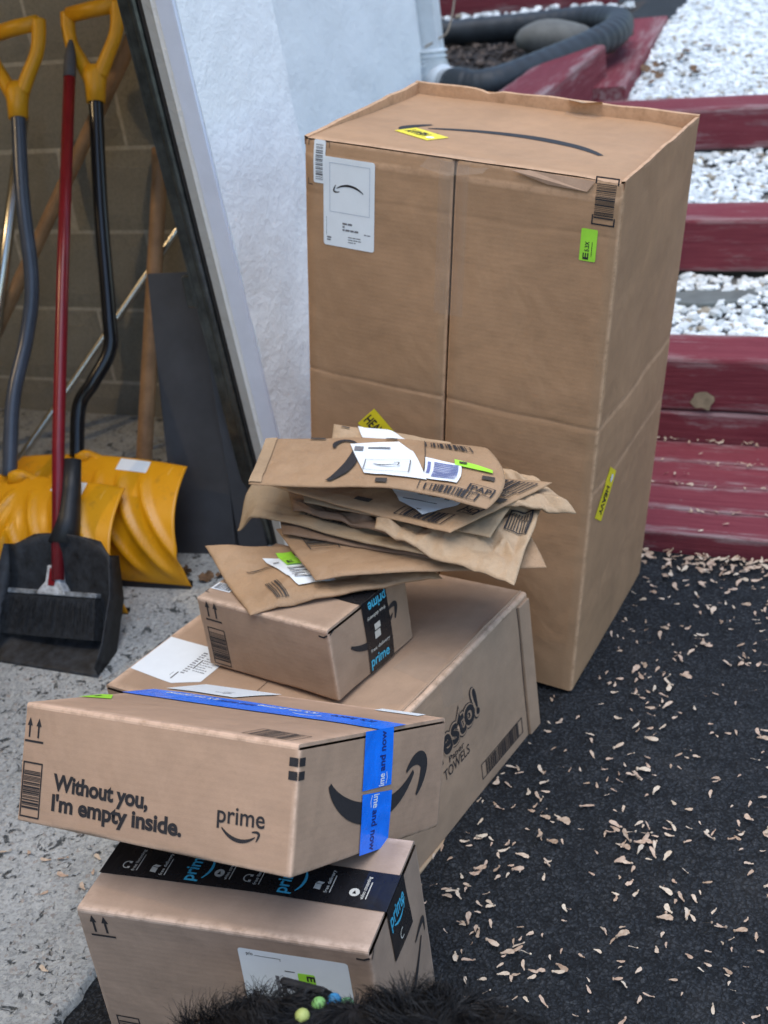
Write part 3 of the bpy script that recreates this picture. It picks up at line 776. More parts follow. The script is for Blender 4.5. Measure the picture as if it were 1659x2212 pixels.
vs = [(x, y, .2475) for i, (x, y) in enumerate(pts)] + [(x * 1.005, y, .225) for x, y in pts]; k = len(pts)
sl.add(vs, [tuple(range(k))] + [(i, k + i, k + (i + 1) % k, (i + 1) % k) for i in range(k)]); tag(sl.build('flat_stone', M['slab'], None, bevel=.004), 'flat grey slate stone lying in the white gravel under the third timber', 'stone')
grid_sheet('soil', lins(-2.8, -1.285, 30), lins(2.9, 5.5, 40), lambda x, y: .575 + .012 * fbm((x * 6, y * 6, 5)), M['soil'])
def chips(name, region, zf, count, seed, label, mat, L=(.012, .04), kind='stuff', keep=None):
    rr = random.Random(seed); mb = MB(); n = 0; tries = 0
    while n < count and tries < count * 10:
        tries += 1; x = rr.uniform(region[0], region[1]); y = rr.uniform(region[2], region[3]); z = zf(x, y)
        if not in_view((x, y, z), .05) or (keep and not keep(x, y)): continue
        n += 1; l = rr.uniform(*L); wd = l * rr.uniform(.2, .5); rot = Matrix.Rotation(rr.uniform(0, 6.3), 3, 'Z') @ Matrix.Rotation(rr.uniform(-.8, .8), 3, 'X') @ Matrix.Rotation(rr.uniform(-.5, .5), 3, 'Y')
        vs = [Vector((x, y, z + .004)) + rot @ Vector(p) for p in ((-l / 2, 0, 0), (0, -wd / 2, l * .08), (l / 2, 0, 0), (0, wd / 2, l * .08), (0, 0, -l * .1))]
        mb.add(vs, [(0, 1, 3), (1, 2, 3), (0, 4, 1), (1, 4, 2), (2, 4, 3), (3, 4, 0)], tone=rr.random())
    return tag(mb.build(name, mat, None), label, name.replace('_', ' '), kind=kind)
chips('bark_mulch', (-2.2, -1.15, 3.85, 4.75), lambda x, y: .582, 900, 5, 'dark bark mulch and dead leaves inside the pipe hairpin', M['mulch'], (.02, .06))
bo = bmesh.new(); bmesh.ops.create_icosphere(bo, subdivisions=3, radius=1)
for v in bo.verts:
    p = v.co.copy(); q = p * (1 + .22 * noise.noise(p * 1.3 + Vector((3, 1, 2)))); v.co = Vector((q.x * .155, q.y * .11, q.z * .085 * (1 if q.z > 0 else .6)))
me = bpy.data.meshes.new('boulder'); bo.to_mesh(me); bo.free(); me.materials.append(M['stone']); me.polygons.foreach_set('use_smooth', [True] * len(me.polygons))
bo = bpy.data.objects.new('boulder', me); col.objects.link(bo); bo.location = (-1.365, 4.47, .615); bo.scale = (.85, .9, 1.); bo.rotation_euler = (0, .1, .5)
tag(bo, 'smooth grey boulder lying inside the bend of the drain pipe', 'rock')

# ---------------------------------------------------------------- cartons
exec_boxes = True
BIG = Carton('shipping_carton', (.512, .414, .903), (-1.093, 1.802, .073), (-.054, -.026, .142), M['card_big'], 'tall tan double-wall carton, the largest, standing against the stair', bulge=.005, seed=1, r=.0045,
             creases=[('R', .515, .0022, .006), ('R', .40, .0012, .005), ('K', .515, .002, .006)], group='delivered cartons', wearK=2.)
c = BIG
def big_carton(c):
    W_, D_, H_ = c.w, c.d, c.h
    c.body(top=False, skip='F')
    # rim: walls stand proud of the sunken lid
    mb = MB()
    t = .006
    def wall(pA, pB, nrm, seed, ztop):
        n = 40; vs = []; we = []; uv = []
        for i in range(n + 1):
            k = i / n; x = pA[0] + (pB[0] - pA[0]) * k; y = pA[1] + (pB[1] - pA[1]) * k
            zt = ztop + .0022 * noise.noise((k * 9, seed, 0)) + .0012 * noise.noise((k * 40, seed, 0)) - (.006 * math.exp(-((k - .72) / .03) ** 2) if seed == 2 else 0)
            ins = .002 * noise.noise((k * 5, seed, 4))
            for (o_, z) in ((0.0004, H_ - .012), (ins, zt), (t + ins, zt - .001), (t, H_ - .05)):
                vs.append((x + nrm[0] * o_, y + nrm[1] * o_, z)); uv.append((k * .5, z)); we.append(.7 if z > H_ - .004 else 0.)
        fs = [(i * 4 + j, (i + 1) * 4 + j, (i + 1) * 4 + j + 1, i * 4 + j + 1) for i in range(n) for j in range(3)]
        mb.add(vs, fs, uv, we)
    wall((0, D_), (0, 0), (1, 0), 1, H_ + .002); wall((W_, D_), (0, D_), (0, -1), 2, H_ + .004); wall((W_, 0), (W_, D_), (-1, 0), 3, H_ + .001)
    mb.build('rim', c.mat, c.root)
    # sunken lid
    lid = MB(); A = lins(.0065, W_ - .0065, 24); Bq = lins(-.0005, D_ - .0065, 20); vs = []; uv = []; we = []
    for b in Bq:
        for a in A: vs.append((a, b, lid_z(a, b))); uv.append((a, b)); we.append(.8 if b < .004 else 0)
    n = len(A); lid.add(vs, [(j * n + i, j * n + i + 1, (j + 1) * n + i + 1, (j + 1) * n + i) for j in range(len(Bq) - 1) for i in range(n - 1)], uv, we)
    lid.build('lid', c.mat, c.root, True)
    # the two front leaves with the dark slit between them
    for (a0, a1, sd) in ((0.0012, .2518, 0), (.2556, W_ - .0012, 5)):
        lf = MB(); A = [a0] + lins(a0 + .004, a1 - .004, 16) + [a1]
        Z = sorted(set([round(z, 4) for z in [.004, .008] + lins(.03, H_ - .05, 40) + [H_ - .034, H_ - .030, H_ - .027, H_ - .024, H_ - .02, H_ - .008, H_ - .003] + [q + d for q in (.515, .675, .82) for d in (-.008, -.004, -.002, 0, .002, .004, .008)]]))
        vs = []; uv = []; we = []
        for z in Z:
            for i, a in enumerate(A):
                vs.append((a, front_y(a, z) + (.004 if i in (0, len(A) - 1) else 0), z)); uv.append((a, z))
                wv = 0.
                if abs(z - (H_ - .027)) < .0035: wv = .5
                elif abs(z - .515) < .0025: wv = .22
                elif i in (0, len(A) - 1) or z > H_ - .004: wv = 1.
                we.append(wv)
        n = len(A); lf.add(vs, [(j * n + i, j * n + i + 1, (j + 1) * n + i + 1, (j + 1) * n + i) for j in range(len(Z) - 1) for i in range(n - 1)], uv, we)
        k = len(lf.v)
        # closing edges along the slit
        for side in (0, n - 1):
            e = [vs[j * n + side] for j in range(len(Z))]; lf.add(e + [(p[0], 0.001, p[2]) for p in e], [(j, j + 1, len(e) + j + 1, len(e) + j) for j in range(len(e) - 1)], [(p[0], p[2]) for p in e] * 2, [1.] * (2 * len(e)))
        e = vs[-n:]; lf.add(list(e) + [(p[0], .001, p[2]) for p in e], [(j, n + j, n + j + 1, j + 1) for j in range(n - 1)], [(p[0], p[2]) for p in e] * 2, [1.] * (2 * n))
        lf.build('front_leaf', c.mat, c.root, True)
def lid_z(a, b):
    H_ = BIG.h; u = a / BIG.w; v = b / BIG.d
    return H_ - .0005 - .016 * sm(0, .9, v) - .006 * math.sin(math.pi * u) * math.sin(math.pi * v) + .0015 * noise.noise((a * 9, b * 9, 1)) - .004 * sm(.85, 1, u)
def front_y(a, z):
    u = a / BIG.w; v = z / BIG.h; y = -.0042 - .004 * math.sin(math.pi * u) * math.sin(math.pi * v) - .0022 * fbm((a * 5, z * 4, 9), 2)
    for q, amp in ((.515, .0011), (.82, .0004)):
        y += amp * math.exp(-((z - q + .004 * noise.noise((a * 12, q * 9, 0))) / .0034) ** 2)
    if z > BIG.h - .027: y += (z - (BIG.h - .027)) * .16 + .0015 * noise.noise((a * 25, 0, 3))
    return y
big_carton(BIG)
_bigpt = BIG.pt
def big_pt(f, u, v, o=0.):
    if f == 'F': return (u, front_y(u, v) - o, v)
    if f == 'T': return (u, v, lid_z(u, v) + o)
    return _bigpt(f, u, v, o)
BIG.pt = big_pt
lb = c.decal('F', round_rect(.035, .739, .1245, .8795, .004), M['label'], 'shipping_label', .0008, sub=.02)
c.decal('F', frame2(.046, .794, .1165, .871, .0008), M['label_edge'], 'label_frame', .0011, lb)
c.decal('F', smile(.105, .829, .052, math.pi, .55, .2), M['ink'], 'arrow_mark', .0011, lb, sub=0)
c.decal('F', join2(textlines(.069, .766, .1, .781, 3, 1, .6), textlines(.079, .748, .102, .760, 3, 2, .35), rect2(.040, .755, .0406, .785), textlines(.041, .747, .05, .755, 2, 5, .6), textlines(.107, .764, .118, .766, 1, 3, .8)), M['grey_print'], 'address_print', .0011, lb, sub=0)
lb = c.decal('F', round_rect(.018, .836, .0385, .902, .003), M['label'], 'barcode_label', .0012)
c.decal('F', barcode2(.0215, .841, .0345, .896, 'v', 4, .0002, .02, 20), M['grey_print'], 'barcode', .0016, lb, sub=0)
c.decal('F', barcode2(.4695, .838, .504, .9065, 'v', 9, .0022, .14, 24), M['ink'], 'barcode', .0008, sub=0)
gs = c.decal('F', round_rect(.4565, .7825, .481, .8305, .002), M['green'], 'lime_sticker', .0008)
c.decal('F', join2(text_fit('E', .470, .785, .010, .008, R(90), .03), text_fit('5.3X', .470, .797, .015, .006, R(90), .02), rect2(.474, .79, .4748, .812)), M['ink'], 'sticker_print', .0012, gs, sub=0)
c.decal('F', join2(rect2(.008, .832, .009, .842), rect2(.008, .832, .016, .833), rect2(.008, .892, .009, .901), rect2(.008, .9, .014, .901), rect2(.044, .892, .045, .901), rect2(.038, .9, .045, .901)), M['ink_soft'], 'corner_mark', .0008, sub=0)
def heavy(c, f, cx, cy, L, Hh, ang, o=.0009, first=False):
    ca, sa = math.cos(ang), math.sin(ang); q = lambda x, y: (cx + x * ca - y * sa, cy + x * sa + y * ca)
    s_ = c.decal(f, poly2([q(-L / 2, -Hh / 2), q(L / 2, -Hh / 2), q(L / 2, Hh / 2), q(-L / 2, Hh / 2)]), M['yellow_s'], 'heavy_sticker', o, sub=.02)
    tx = text_fit('HEAVY', 0, 0, L * .56, Hh * .42, 0, .025); c.decal(f, ([q(x - L * (.46 if first else .16), y - Hh * .22) for x, y in tx[0]], tx[1]), M['ink'], 'heavy_print', o + .0004, s_, sub=0)
    c.decal(f, ([q(-L * (-.33 if first else .33) + .15 * Hh * math.cos(a), .12 * Hh + .15 * Hh * math.sin(a)) for a in lins(0, 6.283, 10)[:-1]], [tuple(range(10))]), M['label'], 'pictogram', o + .0004, s_, sub=0)
heavy(c, 'F', .142, .424, .082, .046, R(-42), first=True)
heavy(c, 'R', .068, .366, .088, .048, R(-124))
heavy(c, 'T', .142, .125, .080, .046, R(155))
c.decal('T', smile(.432, .140, .335, R(177), .62, .24), M['ink'], 'smile_mark', .0007, sub=.03)
c.decal('F', rect2(.230, .66, .278, .897), M['clear'], 'clear_tape', .0014, sub=.02)
c.decal('T', poly2([(.29, .385), (.32, .375), (.345, .38), (.35, .405), (.285, .405)]), M['clear'], 'clear_tape', .002, sub=.02)
fl = MB(); fl.add([(.285, .418, .905), (.345, .418, .902), (.35, .398, .912), (.318, .392, .908), (.29, .395, .910)], [(0, 1, 2, 3, 4)]); fl.build('torn_tape', M['paper_c'], c.root)
fl = MB(); fl.add([(.20, -.008, .885), (.245, -.011, .878), (.30, -.008, .888), (.315, .008, .906), (.26, .006, .9075), (.215, .004, .905)], [(0, 1, 2, 3, 4, 5)]); fl.build('torn_tape', M['clear'], c.root)
fl = MB(); fl.add([(.40, -.0065, .886), (.46, -.0075, .884), (.47, -.004, .899), (.37, -.003, .902), (.345, -.007, .899)], [(0, 1, 2, 3, 4)]); fl.build('torn_liner', M['card_a'], c.root)

TOW = c = Carton('shipping_carton', (.483, .486, .271), (-1.181, 1.290, -.010), (-.178, -.030, -.019), M['card_b'], 'wide carton of paper towels lying low under the mailers', bulge=.0035, seed=2, group='delivered cartons',
                 creases=[], wearK=2.5)
c.body(top=False, hz=c.h - .006)
# this one has its flap seam along the depth: lid leaves fold from the left and right walls
def leaf_lid(c):
    for side in (0, 1):
        mb = MB(); prof = [(0, c.h - .0065), (0, c.h - .0035), (.0012, c.h - .001), (.004, c.h + .0006)] + [(x, c.h + .0006) for x in lins(.02, c.w / 2 - .001, 12)]
        Y = lins(.002, c.d - .002, 30); n = len(prof); vs = []; uv = []; we = []
        for lay in (0, 1):
            for y in Y:
                for (x, z) in prof:
                    xx = x if lay == 0 else max(x, .003); xx2 = xx if side == 0 else c.w - xx
                    zz = z if lay == 0 else max(c.h - .0065, z - .004)
                    wob = .0022 * noise.noise((y * 11, side * 5, 2)) * (1 if x < .02 else .4)
                    vs.append((xx2, y, zz + (c.off('T', xx2, y) if z > c.h else 0) + wob)); uv.append((y, xx2)); we.append(1. if x < .006 else (.6 if (y < .004 or y > c.d - .004) else 0.))
        k = len(Y) * n; fs = []
        for i in range(len(Y) - 1):
            for j in range(n - 1):
                q = (i * n + j, i * n + j + 1, (i + 1) * n + j + 1, (i + 1) * n + j); fs += [q if side == 0 else q[::-1], tuple(a + k for a in (q[::-1] if side == 0 else q))]
        for i in (0, len(Y) - 1):
            for j in range(n - 1): fs.append((i * n + j, i * n + j + 1, k + i * n + j + 1, k + i * n + j))
        for i in range(len(Y) - 1): fs.append((i * n + n - 1, (i + 1) * n + n - 1, k + (i + 1) * n + n - 1, k + i * n + n - 1))
        mb.add(vs, fs, uv, we); mb.build('top_flap', c.mat, c.root, False)
leaf_lid(c)
for (y0, y1, dz) in ((.0, .486, .0),):                          # crushed fold ridge along the long top edge, end-flap fold, frayed foot
    mb = MB(); pth = [(c.w - .010 + .002 * noise.noise((y * 20, 0, 0)), y, c.h + .0018 + .0018 * noise.noise((y * 26, 5, 0))) for y in lins(.004, .482, 40)]
    mb.tube(pth, .0022, 6); mb.build('fold_ridge', c.mat, c.root, True)
    mb = MB(); pth = [(c.w + .0012, y, .003 + .002 * noise.noise((y * 20, 7, 0))) for y in lins(.0, .486, 40)]
    mb.tube(pth, [.0035 + .002 * noise.noise((y * 14, 2, 2)) for y in lins(0, .486, 40)], 6); mb.build('frayed_edge', M['paper_c'], c.root, True)
c.decal('R', rect2(.4475, .012, .4492, .262), M['ink_soft'], 'fold_line', .0006)
mb = MB(); mb.box((c.w - .001, .4505, .010), (c.w + .0045, .4845, .262)); mb.build('end_flap', c.mat, c.root, bevel=.0015)
b0 = .06
c.decal('R', text_fit('Presto!', .148, .1370, .158, .046, R(8), .105), M['ink'], 'print_outline', .0008, sub=0)
c.decal('R', text_fit('Presto!', .148, .1370, .158, .046, R(8), .075), M['card_b'], 'print_gap', .0011, sub=0)
c.decal('R', text_fit('Presto!', .148, .1370, .158, .046, R(8), .030), M['ink'], 'product_print', .0014, sub=0)
c.decal('R', text_fit('Paper', .207, .1265, .044, .0105, 0, .01), M['ink'], 'product_print', .0008, sub=0)
c.decal('R', text_fit('TOWELS', .188, .1045, .077, .017, R(1), .004), M['ink'], 'product_print', .0008, sub=0)
c.decal('R', barcode2(.293, .030, .431, .0605, 'u', 3, .0018, .1, 40), M['ink'], 'barcode', .0008, sub=0)
c.decal('R', poly2([(.212, .222), (.264, .207), (.276, .270), (.209, .270)]), M['clear'], 'clear_tape', .0009, sub=.02)
c.decal('T', poly2([(.40, .212), (.483, .196), (.483, .262), (.408, .268)]), M['clear'], 'clear_tape', .0012, sub=.02)
lb = c.decal('T', poly2([(.006, .052), (.098, .046), (.142, .066), (.142, .148), (.006, .150)]), M['label'], 'shipping_label', .0014, sub=.02)
c.decal('T', join2(textlines(.092, .074, .102, .136, 11, 6, .5), textlines(.108, .085, .134, .125, 7, 8, .3), rect2(.080, .062, .081, .088)), M['grey_print'], 'address_print', .0018, lb, sub=0)
c.decal('T', join2(rect2(.087, .056, .0895, .075), rect2(.104, .09, .1065, .115)), M['ink_soft'], 'address_print', .0018, lb, sub=0)

SML = c = Carton('shipping_carton', (.254, .194, .119), (-1.040, 1.381, .2668), (-.205, -.050, -.028), M['card_c'], 'small carton carrying the pile of paper mailers', bulge=.0025, seed=3, group='delivered cartons')
c.body(top=False, hz=c.h - .006); c.flaps()
c.decal('F', arrows2(.0135, .0835, .033), M['ink'], 'arrow_mark', sub=0)
c.decal('F', barcode2(.0128, .0055, .048, .0712, 'v', 12, .0016, .12, 22), M['ink'], 'barcode', sub=0)
tp = c.decal('R', rect2(.078, .0015, .140, .1195), M['black_tape'], 'printed_tape', .0012)
c.decal('T', rect2(.0, .078, .254, .140), M['black_tape'], 'printed_tape', .0012)
c.decal('R', text_fit('prime', .082, .011, .046, .017, 0, .02), M['cyan_print'], 'tape_print', .0016, tp, sub=0)
c.decal('R', text_fit('prime', .137, .1145, .044, .017, math.pi, .02), M['cyan_print'], 'tape_print', .0016, tp, sub=0)
c.decal('R', join2(rect2(.098, .052, .112, .064), rect2(.1, .066, .114, .076)), M['grey_icon'], 'tape_print', .0016, tp, sub=0)
c.decal('R', join2(text_fit('free delivery', .084, .035, .048, .0055, 0, .01), text_fit('free delivery', .132, .092, .046, .0055, math.pi, .01)), M['grey_icon'], 'tape_print', .0016, tp, sub=0)
c.decal('R', smile(.042, .068, .118, R(4), .9, .22), M['ink'], 'smile_mark', .0008, sub=0)
c.decal('F', join2(stroke([(.236, .107), (.245, .1065), (.252, .111)], .0026)), M['ink'], 'corner_mark', .0009, sub=0)
c.decal('R', stroke([(.002, .111), (.012, .115)], .0022), M['ink'], 'corner_mark', .0009, sub=0)
lb = c.decal('T', rect2(.004, .030, .042, .050), M['label'], 'barcode_label', .001, sub=.02)
c.decal('T', barcode2(.007, .032, .040, .048, 'u', 15, .0002, .03, 20), M['grey_print'], 'barcode', .0014, lb, sub=0)
c.decal('T', join2(rect2(.003, .018, .012, .019), rect2(.003, .018, .004, .026)), M['ink'], 'corner_mark', .0012, sub=0)

FNT = c = Carton('shipping_carton', (.362, .178, .330), (-.893, .822, 0), (.098, -.027, 0), M['card_d'], 'tall carton at the front with black printed tape across its top', bulge=.003, seed=5, group='delivered cartons')
c.body(top=False, hz=c.h - .006); c.flaps()
c.decal('F', arrows2(.0128, .2905, .032), M['ink'], 'arrow_mark', sub=0)
c.decal('F', barcode2(.0131, .085, .0445, .16, 'v', 21, .0018, .12, 22), M['ink'], 'barcode', sub=0)
lb = c.decal('F', round_rect(.202, .205, .3335, .3075, .004), M['label'], 'shipping_label')
c.decal('F', join2(rect2(.222, .299, .253, .2997), rect2(.2525, .296, .2532, .2997), text_fit('prio', .212, .299, .008, .005, 0, .01), textlines(.222, .24, .224, .262, 6, 31, .7), textlines(.229, .235, .2305, .272, 9, 32, .7), textlines(.236, .24, .2372, .262, 6, 33, .7), rect2(.2485, .2475, .2545, .269), textlines(.296, .225, .326, .262, 6, 34, .4), textlines(.21, .212, .24, .222, 2, 36, .5), rect2(.256, .282, .268, .2832)), M['ink_soft'], 'address_print', .0011, lb, sub=0)
c.decal('F', rect2(.243, .243, .2475, .2735), M['grey_print'], 'address_print', .0011, lb, sub=0)
gs = c.decal('F', round_rect(.2712, .234, .2915, .2825, .002), M['green'], 'lime_sticker', .0013)
c.decal('F', join2(text_fit('E', .282, .280, .008, .009, R(-90), .03), text_fit('5.3X', .282, .2665, .014, .0055, R(-90), .02), rect2(.2735, .243, .2742, .270)), M['ink'], 'sticker_print', .0017, gs, sub=0)
tp = c.decal('T', rect2(0, .0585, .3625, .1165), M['black_tape'], 'printed_tape', .0012)
V90 = R(90)
def prime_col(c, f, x, y, parent, L=.047, cap=.0165, sm_=True, off=.0016):
    c.decal(f, text_fit('prime', x, y, L, cap, V90, .02), M['cyan_print'], 'tape_print', off, parent, sub=0)
    if sm_: c.decal(f, smile(x + cap * .55, y + .006, L * .8, V90, .8, .2), M['cyan_print'], 'tape_print', off, parent, sub=0)
def icon(c, f, kind, x, y, parent, txt, off=.0016, s=.010):
    sh = []
    if kind == 'box': sh = [poly2([(x - s * .5, y - s * .5), (x + s * .3, y - s * .6), (x + s * .3, y + s * .2), (x - s * .5, y + s * .3)]), poly2([(x - s * .5, y + s * .38), (x + s * .3, y + s * .28), (x + s * .55, y + s * .6), (x - s * .2, y + s * .7)])]
    elif kind == 'play':
        ring = [(x + s * .62 * math.cos(a), y + s * .62 * math.sin(a)) for a in lins(0, 6.283, 16)[:-1]]
        c.decal(f, poly2([(x - s * .22, y - s * .25), (x + s * .25, y - s * .25), (x, y + s * .3)]), M['black_tape'], 'tape_print', off + .0003, parent, sub=0); sh = [poly2(ring)]
    else: sh = [stroke([(x + s * .55 * math.cos(a), y + s * .55 * math.sin(a)) for a in lins(R(60), R(300), 12)], s * .14), rect2(x + s * .1, y + s * .25, x + s * .45, y + s * .6), rect2(x + s * .1, y - s * .6, x + s * .45, y - s * .25)]
    sh.append(text_fit(txt, x + s * 1.25, y - s * .9, .036, .0042, V90, .012)); sh.append(textlines(0, 0, .001, .001, 1, 1) if False else rect2(x + s * 1.5, y - s * .8, x + s * 1.62, y + s * 1.9))
    c.decal(f, join2(*sh), M['grey_icon'], 'tape_print', off, parent, sub=0)
icon(c, 'T', 'ear', .030, .076, tp, 'free listening'); icon(c, 'T', 'box', .068, .074, tp, 'free delivery'); prime_col(c, 'T', .122, .063, tp)
icon(c, 'T', 'play', .150, .080, tp, 'video streaming'); icon(c, 'T', 'ear', .188, .078, tp, 'free listening'); prime_col(c, 'T', .240, .063, tp)
icon(c, 'T', 'box', .274, .082, tp, 'free delivery'); icon(c, 'T', 'play', .318, .080, tp, 'video streaming')
tp = c.decal('R', rect2(.0585, .2555, .122, .3312), M['black_tape'], 'printed_tape', .0012)
c.decal('R', text_fit('prime', .063, .301, .049, .019, 0, .02), M['cyan_print'], 'tape_print', .0016, tp, sub=0)
c.decal('R', smile(.072, .2985, .036, 0, .8, .2), M['cyan_print'], 'tape_print', .0016, tp, sub=0)
icon(c, 'R', 'ear', .083, .273, tp, 'free') if False else c.decal('R', stroke([(.088 + .006 * math.cos(a), .272 + .006 * math.sin(a)) for a in lins(R(60), R(300), 12)], .0018), M['grey_icon'], 'tape_print', .0016, tp, sub=0)
c.decal('R', join2(stroke(bez([(.01, .12), (.06, .135), (.10, .17), (.142, .214)], 16), [.002 + .010 * math.sin(math.pi * i / 17) for i in range(17)]), stroke(bez([(.120, .224), (.145, .232), (.166, .236), (.160, .205)], 10), [.003 + .006 * math.sin(math.pi * i / 10) for i in range(11)])), M['ink'], 'smile_mark', sub=0)
c.decal('F', stroke([(.345, .318), (.354, .3175), (.361, .321)], .0024), M['ink'], 'corner_mark', .0009, sub=0)
c.decal('R', stroke([(.001, .318), (.008, .3225), (.010, .327)], .0024), M['ink'], 'corner_mark', .0009, sub=0)

TIP = c = Carton('shipping_carton', (.382, .362, .140), (-.984, .871, .407), (-.093, -.560, -.077), M['card_a'], 'tilted carton sealed with bright blue tape, printed with a joke', bulge=.0025, seed=4, group='delivered cartons')
c.body(top=False, hz=c.h - .006); c.flaps()
c.decal('F', text_fit('Without you,', .0525, .0447, .139, .0178, R(-.5), .035, .97), M['ink'], 'printed_slogan', sub=0)
c.decal('F', text_fit("I'm empty inside.", .0525, .0207, .187, .0178, 0, .035, .97), M['ink'], 'printed_slogan', sub=0)
c.decal('F', text_fit('prime', .285, .0445, .061, .0185, R(1.5), .012), M['ink'], 'printed_logo', sub=0)
c.decal('F', smile(.2915, .0395, .0485, R(-2), .75, .24), M['ink'], 'smile_mark', sub=0)
c.decal('F', arrows2(.004, .0945, .0285), M['ink'], 'arrow_mark', sub=0)
c.decal('F', barcode2(.0045, .0065, .0345, .0715, 'v', 41, .0018, .16, 22), M['ink'], 'barcode', sub=0)
for v0 in (.1165, .102):
    c.decal('F', rect2(.3705, v0, .3815, v0 + .0092), M['ink'], 'square_mark', .0006, sub=0); c.decal('R', rect2(.0005, v0, .0125, v0 + .0092), M['ink'], 'square_mark', .0006, sub=0)
c.decal('R', join2(stroke(bez([(.068, .089), (.095, .048), (.21, .018), (.272, .082)], 24), [.002 + .023 * math.sin(math.pi * (i / 24 * .9 + .05)) ** .9 for i in range(24)] + [.006]), stroke(bez([(.252, .083), (.275, .105), (.305, .098), (.301, .082)], 12) + bez([(.301, .082), (.298, .07), (.291, .06), (.283, .052)], 6)[1:], [.004 + .016 * math.sin(math.pi * i / 18) for i in range(19)])), M['ink'], 'smile_mark', .0007, sub=0)
tp = c.decal('T', rect2(-.0008, .177, .3832, .245), M['blue_tape'], 'blue_tape', .0013)
c.decal('T', join2(text_fit("it's on prime", .120, .232, .085, .015, math.pi, .012), text_fit("it's on prime", .268, .232, .088, .015, math.pi, .012), smile(.245, .205, .04, 0, .6, .2)), M['white_print'], 'tape_print', .0017, tp, sub=0)
c.decal('T', join2(text_fit("it's here and now", .182, .232, .058, .013, math.pi, .012) if False else text_fit('and now', .180, .224, .055, .014, math.pi, .015), text_fit("it's here", .350, .232, .062, .015, math.pi, .015)), M['blue_dark'], 'tape_print', .0017, tp, sub=0)
tp = c.decal('R', rect2(.1415, .0735, .211, .1415), M['blue_tape'], 'blue_tape', .0013)
c.decal('R', text_fit('and now', .192, .092, .047, .013, V90, .02), M['blue_dark'], 'tape_print', .0017, tp, sub=0)
c.decal('R', join2(text_fit('ime', .192, .0745, .0145, .013, V90, .02), stroke([(.1965, .076), (.199, .083), (.197, .090)], .0012)), M['white_print'], 'tape_print', .0017, tp, sub=0)
tp = c.decal('R', poly2([(.1425, .0695), (.2145, .0665), (.2165, -.001), (.147, -.001)]), M['blue_tape'], 'blue_tape', .0013, sub=.02)
c.decal('R', text_fit('and now', .170, .048, .047, .013, -V90, .02), M['blue_dark'], 'tape_print', .0017, tp, sub=0)
c.decal('R', join2(text_fit('ime', .170, .0665, .0160, .013, -V90, .02), stroke([(.1655, .066), (.163, .058), (.165, .052)], .0012)), M['white_print'], 'tape_print', .0017, tp, sub=0)
c.decal('T', barcode2(.298, .014, .362, .058, 'u', 44, .0012, .12, 24), M['ink_soft'], 'barcode', .0007, sub=0)
gs = c.decal('T', poly2([(.001, .092), (.036, .112), (.012, .145), (.001, .138)]), M['green'], 'lime_sticker', .0010, sub=.02)
c.decal('T', rect2(.008, .112, .012, .124), M['ink_soft'], 'sticker_print', .0014, gs, sub=0)
lb = c.decal('T', rect2(.288, .338, .352, .3615), M['label'], 'barcode_label', .0010, sub=.02)
lb = c.decal('T', poly2([(.002, .268), (.118, .262), (.130, .3615), (.002, .3615)]), M['label'], 'shipping_label', .0016, sub=.02)
c.decal('T', join2(rect2(.068, .29, .095, .292), rect2(.085, .282, .087, .302), rect2(.072, .304, .092, .3055)), M['grey_print'], 'address_print', .0020, lb, sub=0)

